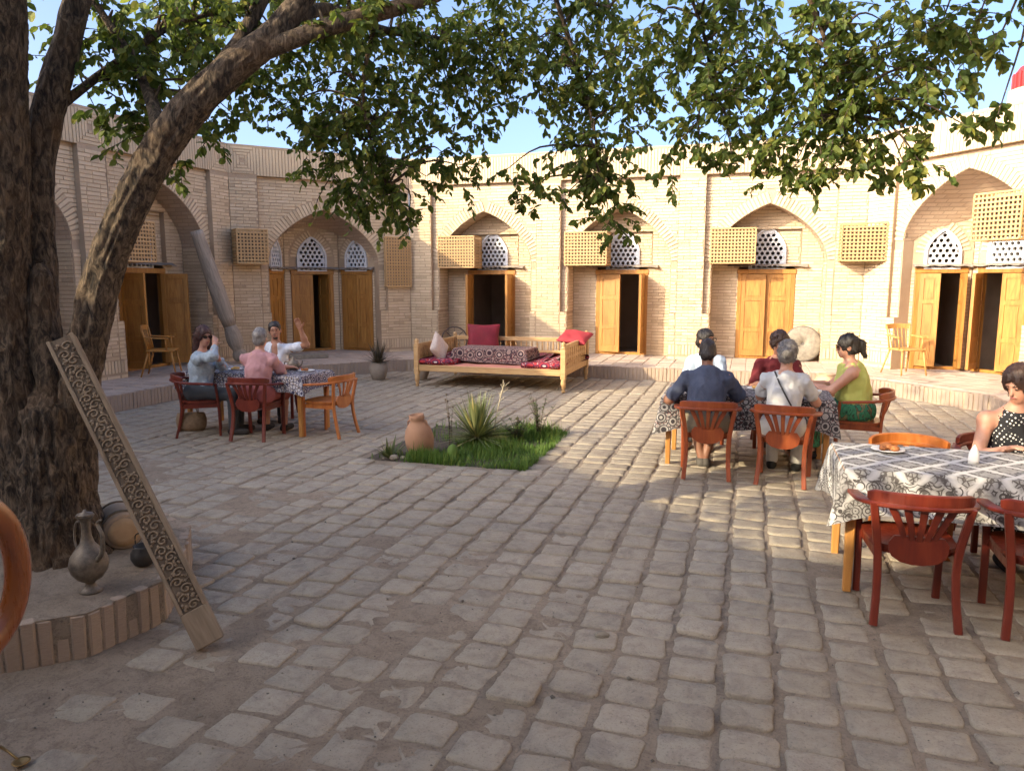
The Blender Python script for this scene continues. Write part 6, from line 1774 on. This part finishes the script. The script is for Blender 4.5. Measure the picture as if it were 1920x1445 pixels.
# bentwood armchair at the left edge
ar = empty('bentwood_chair', (-2.345, 1.32, PLAT + .0), 0); tag(ar, 'polished orange bentwood armchair cut by the left photo edge', 'chair')
for s_ in (-1, 1):
    m = MB(); m.tube(spline([(s_ * .30, -.22, .575), (s_ * .31, .02, .59), (s_ * .315, .20, .69), (s_ * .315, .255, .86), (s_ * .31, .20, 1.03), (s_ * .30, .02, 1.12), (s_ * .28, -.22, 1.11)], 8), .035, 14); m.build('arm_loop', M_ARM, ar)
    m = MB(); m.tube([(s_ * .27, .02, 0), (s_ * .275, .02, .42), (s_ * .30, .02, .59)], [.022, .026, .026], 10); m.build('leg', M_ARM, ar)
    m = MB(); m.tube([(s_ * .26, -.28, 0), (s_ * .265, -.24, .45), (s_ * .28, -.27, 1.10)], [.022, .026, .024], 10); m.build('leg', M_ARM, ar)
m = MB(); m.bbox((-.29, -.25, .42), (.29, .06, .46), .015); m.build('seat', M_ARM, ar)
m = MB(); m.bbox((-.25, -.275, .62), (.25, -.25, 1.06), .01); m.build('backrest', M_ARM, ar)
sp = MB(); sp.lathe([(.002, 0), (.03, .006), (.034, .012), (.025, .010), (.002, .004)], 16); sp.tube([(.03, 0, .009), (.10, .0, .014), (.17, 0, .012)], [.006, .005, .007], 6)
tag(sp.build('metal_spoon', M_BRASS, None, loc=(-2.70, 2.03, .012), rot=(0, 0, R(165))), 'small brass spoon on the ground in the bottom left corner', 'spoon')
# straw bag under the left chair
m = MB(); vs = []
for k, (zz, sx_, sy_) in enumerate(((0, .15, .07), (.05, .18, .09), (.14, .19, .085), (.22, .17, .05), (.235, .16, .03))):
    for i in range(20):
        a = 2 * math.pi * i / 20; vs.append((sx_ * math.cos(a), sy_ * math.sin(a) * (1 + .1 * math.sin(3 * a + k)), zz))
m.add(vs, [(k * 20 + i, k * 20 + (i + 1) % 20, (k + 1) * 20 + (i + 1) % 20, (k + 1) * 20 + i) for k in range(4) for i in range(20)] + [tuple(reversed(range(20))), tuple(80 + i for i in range(20))], 0, True)
bo = empty('straw_bag', (-6.80, 7.80, 0), R(30)); tag(bo, 'straw bag on the paving under the blue grey woman\'s chair', 'bag'); m.build('bag_body', M_BAG, bo)
for s_ in (-1, 1): m = MB(); m.tube(spline([(-.09, s_ * .03, .22), (-.06, s_ * .05, .30), (.06, s_ * .05, .30), (.09, s_ * .03, .22)], 5), .007, 6); m.build('handle', M_BAG, bo)

# ------------------------------------------------------------------ things along the walls
Mc, Lc = local_frame((-9.80, 12.78, PLAT + .06), (-10.20, 12.14, 2.86), (1, 0, 0))
co = empty('carved_column'); co.matrix_world = Mc; tag(co, 'grey weathered wooden column leaning in the niche behind the left table', 'column')
m = MB(); m.lathe([(.10, 0), (.135, .03), (.15, .10), (.135, .17), (.10, .22), (.115, .26), (.15, .36), (.16, .45), (.148, .58), (.12, .70), (.125, .74)], 26); m.build('base', M_GREYW, co)
m = MB(); m.lathe([(.125, .74), (.15, .95), (.152, 1.4), (.140, 2.0), (.118, Lc - .12), (.122, Lc - .10), (.112, Lc)], 26); m.build('shaft', M_GREYW, co)
ms = empty('millstone', (1.10, 16.60, PLAT + .36)); ms.rotation_euler = (R(78), 0, R(6)); tag(ms, 'round pale millstone leaning beside the closed double door', 'millstone')
m = MB(); m.lathe([(.33, -.05), (.355, -.035), (.36, .0), (.355, .035), (.335, .05), (.2, .055), (.04, .052), (.035, .03), (.001, .028)], 40); m.build('stone', M_STONE, ms)
m = MB(); m.lathe([(.362, -.045), (.375, -.04), (.375, .03), (.362, .035)], 40); m.build('rim', M_STONEDK, ms)
wh = empty('cart_wheel', (-6.42, 15.95, PLAT + .31)); wh.rotation_euler = (R(80), 0, R(10)); tag(wh, 'dark iron wheel rim leaning against the wall behind the day bed', 'wheel')
m = MB(); m.tube([(.30 * math.cos(2 * math.pi * i / 40), .30 * math.sin(2 * math.pi * i / 40), 0) for i in range(40)], .016, 8, closed=True); m.build('rim', M_IRON, wh)
for k in range(8): m = MB(); a = math.pi * 2 * k / 8; m.tube([(.04 * math.cos(a), .04 * math.sin(a), 0), (.288 * math.cos(a), .288 * math.sin(a), 0)], .008, 6); m.build('spoke', M_IRON, wh)
m = MB(); m.lathe([(.045, -.04), (.05, -.03), (.05, .03), (.045, .04)], 14); m.build('hub', M_IRON, wh)
def jar(name, x, y, z, prof, mat, label, cat='jar', n=28, group=None):
    m = MB(); m.lathe(prof, n); return tag(m.build(name, mat, None, loc=(x, y, z)), label, cat, group)
jar('clay_jar', 1.30, 13.35, 0, [(.10, 0), (.13, .01), (.19, .10), (.215, .20), (.19, .29), (.13, .34), (.145, .365), (.15, .375), (.13, .375), (.11, .33)], M_TERRAL, 'pale orange clay pot on the paving behind the middle table', 'pot')
jar('clay_pot', -6.03, 13.25, 0, [(.10, 0), (.105, .01), (.15, .12), (.165, .20), (.16, .22), (.14, .20), (.001, .19)], M_POTGREY, 'grey clay pot standing under the left end of the day bed', 'pot')
st_ = MB(); st_.bbox((-.42, -.14, 0), (.42, .14, .10), .012); o = st_.build('door_step', M_STONE, None, loc=(-9.45 + .4, 14.0, PLAT), rot=(0, 0, R(48))); tag(o, 'stone step before the open door of the corner niche', 'step')
# potted spiky plant
def blades(m, c, n, ln, w, spread, droop, r, up0=.15):
    for k in range(n):
        a = r.uniform(0, 6.283); el = r.uniform(up0, 1.0) ** .8 * math.pi / 2 * spread if False else math.radians(r.uniform(90 * up0, 88)); L = ln * r.uniform(.7, 1.1)
        d = Vector((math.cos(a) * math.cos(el), math.sin(a) * math.cos(el), math.sin(el))); p = Vector(c) + Vector((math.cos(a), math.sin(a), 0)) * .02
        pts = [p.copy()]
        for i in range(4): p = p + d * L / 4; d = (d + Vector((0, 0, -droop * r.uniform(.4, 1.4)))).normalized(); pts.append(p.copy())
        side = d.cross(Vector((0, 0, 1)));
        if side.length < .01: side = Vector((1, 0, 0))
        side.normalize(); vs = []
        for q, ww in zip(pts, (.7, 1, .85, .5, .02)): vs += [q - side * w * ww / 2, q + Vector((0, 0, -.15 * w * ww)), q + side * w * ww / 2]
        m.add(vs, [f for i in range(4) for f in ((i * 3, i * 3 + 1, i * 3 + 4, i * 3 + 3), (i * 3 + 1, i * 3 + 2, i * 3 + 5, i * 3 + 4))], 0, True)
pr_ = random.Random(31)
pp_ = empty('potted_plant', (-6.80, 12.95, 0)); tag(pp_, 'dark spiky plant in a clay pot left of the day bed', 'plant')
m = MB(); m.lathe([(.10, 0), (.12, .01), (.165, .13), (.18, .22), (.165, .30), (.15, .32), (.155, .34), (.14, .34), (.12, .31), (.001, .30)], 24); m.build('pot', M_POTGREY, pp_)
m = MB(); blades(m, (0, 0, .31), 120, .50, .020, 1, .10, pr_, .12); tag(m.build('leaves', M_DARKLEAF, pp_), kind='stuff')

# ------------------------------------------------------------------ the planted bed
x0, y0, x1, y1 = LAWN
lb = MB(); lb.box((x0 - .03, y0 - .03, -.08), (x1 + .03, y1 + .03, -.012)); lawn = lb.build('planting_bed', M_SOIL); tag(lawn, 'square soil bed sunk in the middle of the paving', 'planting bed', kind='structure')
gr = np.random.default_rng(9)
n = 13000
gxy = np.stack([gr.uniform(x0 - .02, x1 + .05, n * 2), gr.uniform(y0 - .03, y1 + .02, n * 2)], -1)
dens = vnoise(np.stack([gxy[:, 0] * 3, gxy[:, 1] * 3, gxy[:, 0] * 0 + 4], -1)) + .5
keep = gr.random(n * 2) < np.clip(-.25 + 1.3 * dens + .45 * (gxy[:, 0] - x0 - .45) - .2 * (gxy[:, 1] - y0), 0, 1) * .75
keep &= ~((gxy[:, 0] < x0 + .42) & (gr.random(n * 2) < .85))
gxy = gxy[keep]; n = len(gxy)
hgt = gr.uniform(.035, .115, n) * (.35 + 1.3 * np.clip(dens[keep], 0, 1) ** 1.5) * (1 + .5 * (gr.random(n) < .12)); a = gr.uniform(0, 6.283, n); bend = gr.uniform(.01, .06, n); w = .0045
c, s_ = np.cos(a), np.sin(a); z0 = np.full(n, -.014)
B = np.stack([gxy[:, 0], gxy[:, 1], z0], -1); side = np.stack([-s_, c, 0 * c], -1) * w; fwd = np.stack([c, s_, 0 * c], -1)
V = np.stack([B - side, B + side, B - side * .8 + fwd * bend[:, None] * .35 + np.array([0, 0, .6]) * hgt[:, None], B + side * .8 + fwd * bend[:, None] * .35 + np.array([0, 0, .6]) * hgt[:, None], B + fwd * bend[:, None] + np.array([0, 0, 1.0]) * hgt[:, None]], 1)
tf_ = np.array([(0, 1, 3), (0, 3, 2), (2, 3, 4)]); FA = (tf_[None] + (np.arange(n) * 5)[:, None, None]).reshape(-1, 3)
tag(link('grass', mesh_np('grass', V.reshape(-1, 3), FA, [M_GRASS])), 'bright green grass filling the square planting bed', 'grass', kind='stuff')
yr = random.Random(7)
yu = empty('yucca', (-2.99, 8.10, -.01)); tag(yu, 'large spiky yucca in the middle of the planting bed', 'plant')
m = MB(); blades(m, (0, 0, .10), 260, .55, .024, 1, .05, yr, -.02); tag(m.build('leaves', M_YUCCA, yu), kind='stuff')
m = MB(); m.lathe([(.05, 0), (.06, .08), (.045, .16)], 10); m.build('stem', M_BARK, yu)
m = MB(); m.tube(spline([(.15, .12, .0), (.20, .14, .35), (.26, .15, .62), (.30, .15, .74)], 4), .006, 5)
for k in range(9): t = .52 + .025 * k; m.tube([(.235 + .008 * k, .15, t), (.27 + yr.uniform(-.06, .10), .15 + yr.uniform(-.06, .06), t + yr.uniform(.04, .12))], .003, 4)
m.build('flower_stalk', M_DRY, yu)
def bush(name, label, x, y, h, spread, nst, nl, leaf, mat, seed, heads=False):
    r = random.Random(seed); o = empty(name, (x, y, -.01)); tag(o, label, 'plant'); st = MB(); lv = MB()
    for k in range(nst):
        a = r.uniform(0, 6.28); d = spread * r.uniform(.2, 1); tip = (d * math.cos(a), d * math.sin(a), h * r.uniform(.7, 1))
        path = spline([(0.02 * math.cos(a), .02 * math.sin(a), 0), (tip[0] * .35, tip[1] * .35, tip[2] * .5), tip], 4); st.tube(path, list(np.linspace(.005, .002, len(path))), 4)
        if heads:
            for t in (3, 5, 8):
                c_ = path[min(t, len(path) - 1)]; st.lathe([(.002, -.010), (.012, -.004), (.013, .006), (.004, .012)], 7, tuple(c_))
        for i in range(nl):
            t = r.uniform(.25, 1) * (len(path) - 1); q = path[int(t)]; b_2 = r.uniform(0, 6.28); L = leaf * r.uniform(.6, 1.2)
            dd = Vector((math.cos(b_2), math.sin(b_2), r.uniform(-.2, .8))).normalized(); sd = dd.cross(Vector((0, 0, 1))).normalized() * L * .28
            lv.add([q, q + dd * L * .5 + sd, q + dd * L, q + dd * L * .5 - sd], [(0, 1, 2, 3)])
    st.build('stems', M_BARK, o); tag(lv.build('leaves', mat, o), kind='stuff'); return o
bush('rose_bush', 'thin twiggy shrub at the far right of the planting bed', -2.42, 8.80, .58, .24, 13, 26, .042, M_SHRUB, 41)
bush('low_shrub', 'low olive shrub between the yucca and the twiggy shrub', -2.60, 8.45, .30, .26, 14, 26, .05, M_SHRUB, 43)
bush('seed_stalks', 'thin dry stalks with seed heads behind the clay jar', -3.30, 8.05, .62, .12, 4, 4, .03, M_SHRUB, 44, True)
ag = empty('agave', (-3.70, 7.26, -.01)); tag(ag, 'small dark agave at the left corner of the planting bed', 'plant')
m = MB(); blades(m, (0, 0, .0), 16, .24, .05, 1, .05, random.Random(5), .3); m.build('leaves', M_SHRUB, ag)
ca = MB(); ca.lathe([(.05, 0), (.06, .05), (.055, .12), (.03, .155), (.005, .165)], 16); tag(ca.build('cactus', M_GRASS, None, loc=(-3.02, 7.42, -.012)), 'small round cactus in the grass before the yucca', 'plant')
jr = empty('terracotta_jar', (-3.44, 7.52, -.01)); jr.rotation_euler = (R(4), R(-5), 0); jr.scale = (.98, .98, 1.18); tag(jr, 'terracotta jar standing at the left of the planting bed', 'jar')
m = MB(); m.lathe([(.11, 0), (.135, .02), (.162, .10), (.165, .17), (.145, .245), (.105, .295), (.082, .315), (.080, .335), (.088, .35), (.086, .385), (.07, .385), (.066, .34)], 32); m.build('vessel', M_TERRA, jr)
for s_ in (-1, 1): m = MB(); m.tube(spline([(s_ * .082, 0, .33), (s_ * .112, 0, .322), (s_ * .122, 0, .275)], 4), .009, 7); m.build('handle', M_TERRA, jr)
rk = random.Random(77)
for k in range(4):
    m = MB(); s0 = rk.uniform(.03, .06); m.lathe([(s0 * .6, 0), (s0, s0 * .3), (s0 * .8, s0 * .8), (s0 * .2, s0)], 7, smooth=False)
    o = m.build('edging_stone', M_POTGREY, None, loc=(x0 + .1 + rk.uniform(0, .55), y0 + .02 + rk.uniform(0, .16), -.012), rot=(0, 0, rk.uniform(0, 6))); tag(o, 'small rough stone at the left corner of the planting bed', 'stone', 'stones at the corner of the planting bed')

# ------------------------------------------------------------------ the red crowned tower far behind the right wall
tw = empty('tower', (13.95, 46.4, 0)); tag(tw, 'distant tan tower with a red ribbed crown at the upper right edge', 'tower')
m = MB(); m.lathe([(2.3, 0), (2.2, 9.5), (2.0, 9.6), (1.9, 10.6), (1.55, 10.7), (1.5, 11.6)], 32); m.build('shaft', M_PLASTER, tw)
m = MB(); m.lathe([(1.25, 11.6), (1.32, 11.65), (1.32, 12.4), (1.1, 12.75), (.1, 12.95)], 32); m.build('crown', M_REDROOF, tw)
for k in range(28): m = MB(); a = 2 * math.pi * k / 28; m.box((1.30, -.05, 11.66), (1.40, .05, 12.42), 0, Matrix.Rotation(a, 4, 'Z')); m.build('rib', M_REDROOF, tw)
print('objects', len(bpy.data.objects), 'tris', sum(len(o.data.polygons) for o in bpy.data.objects if o.type == 'MESH'))
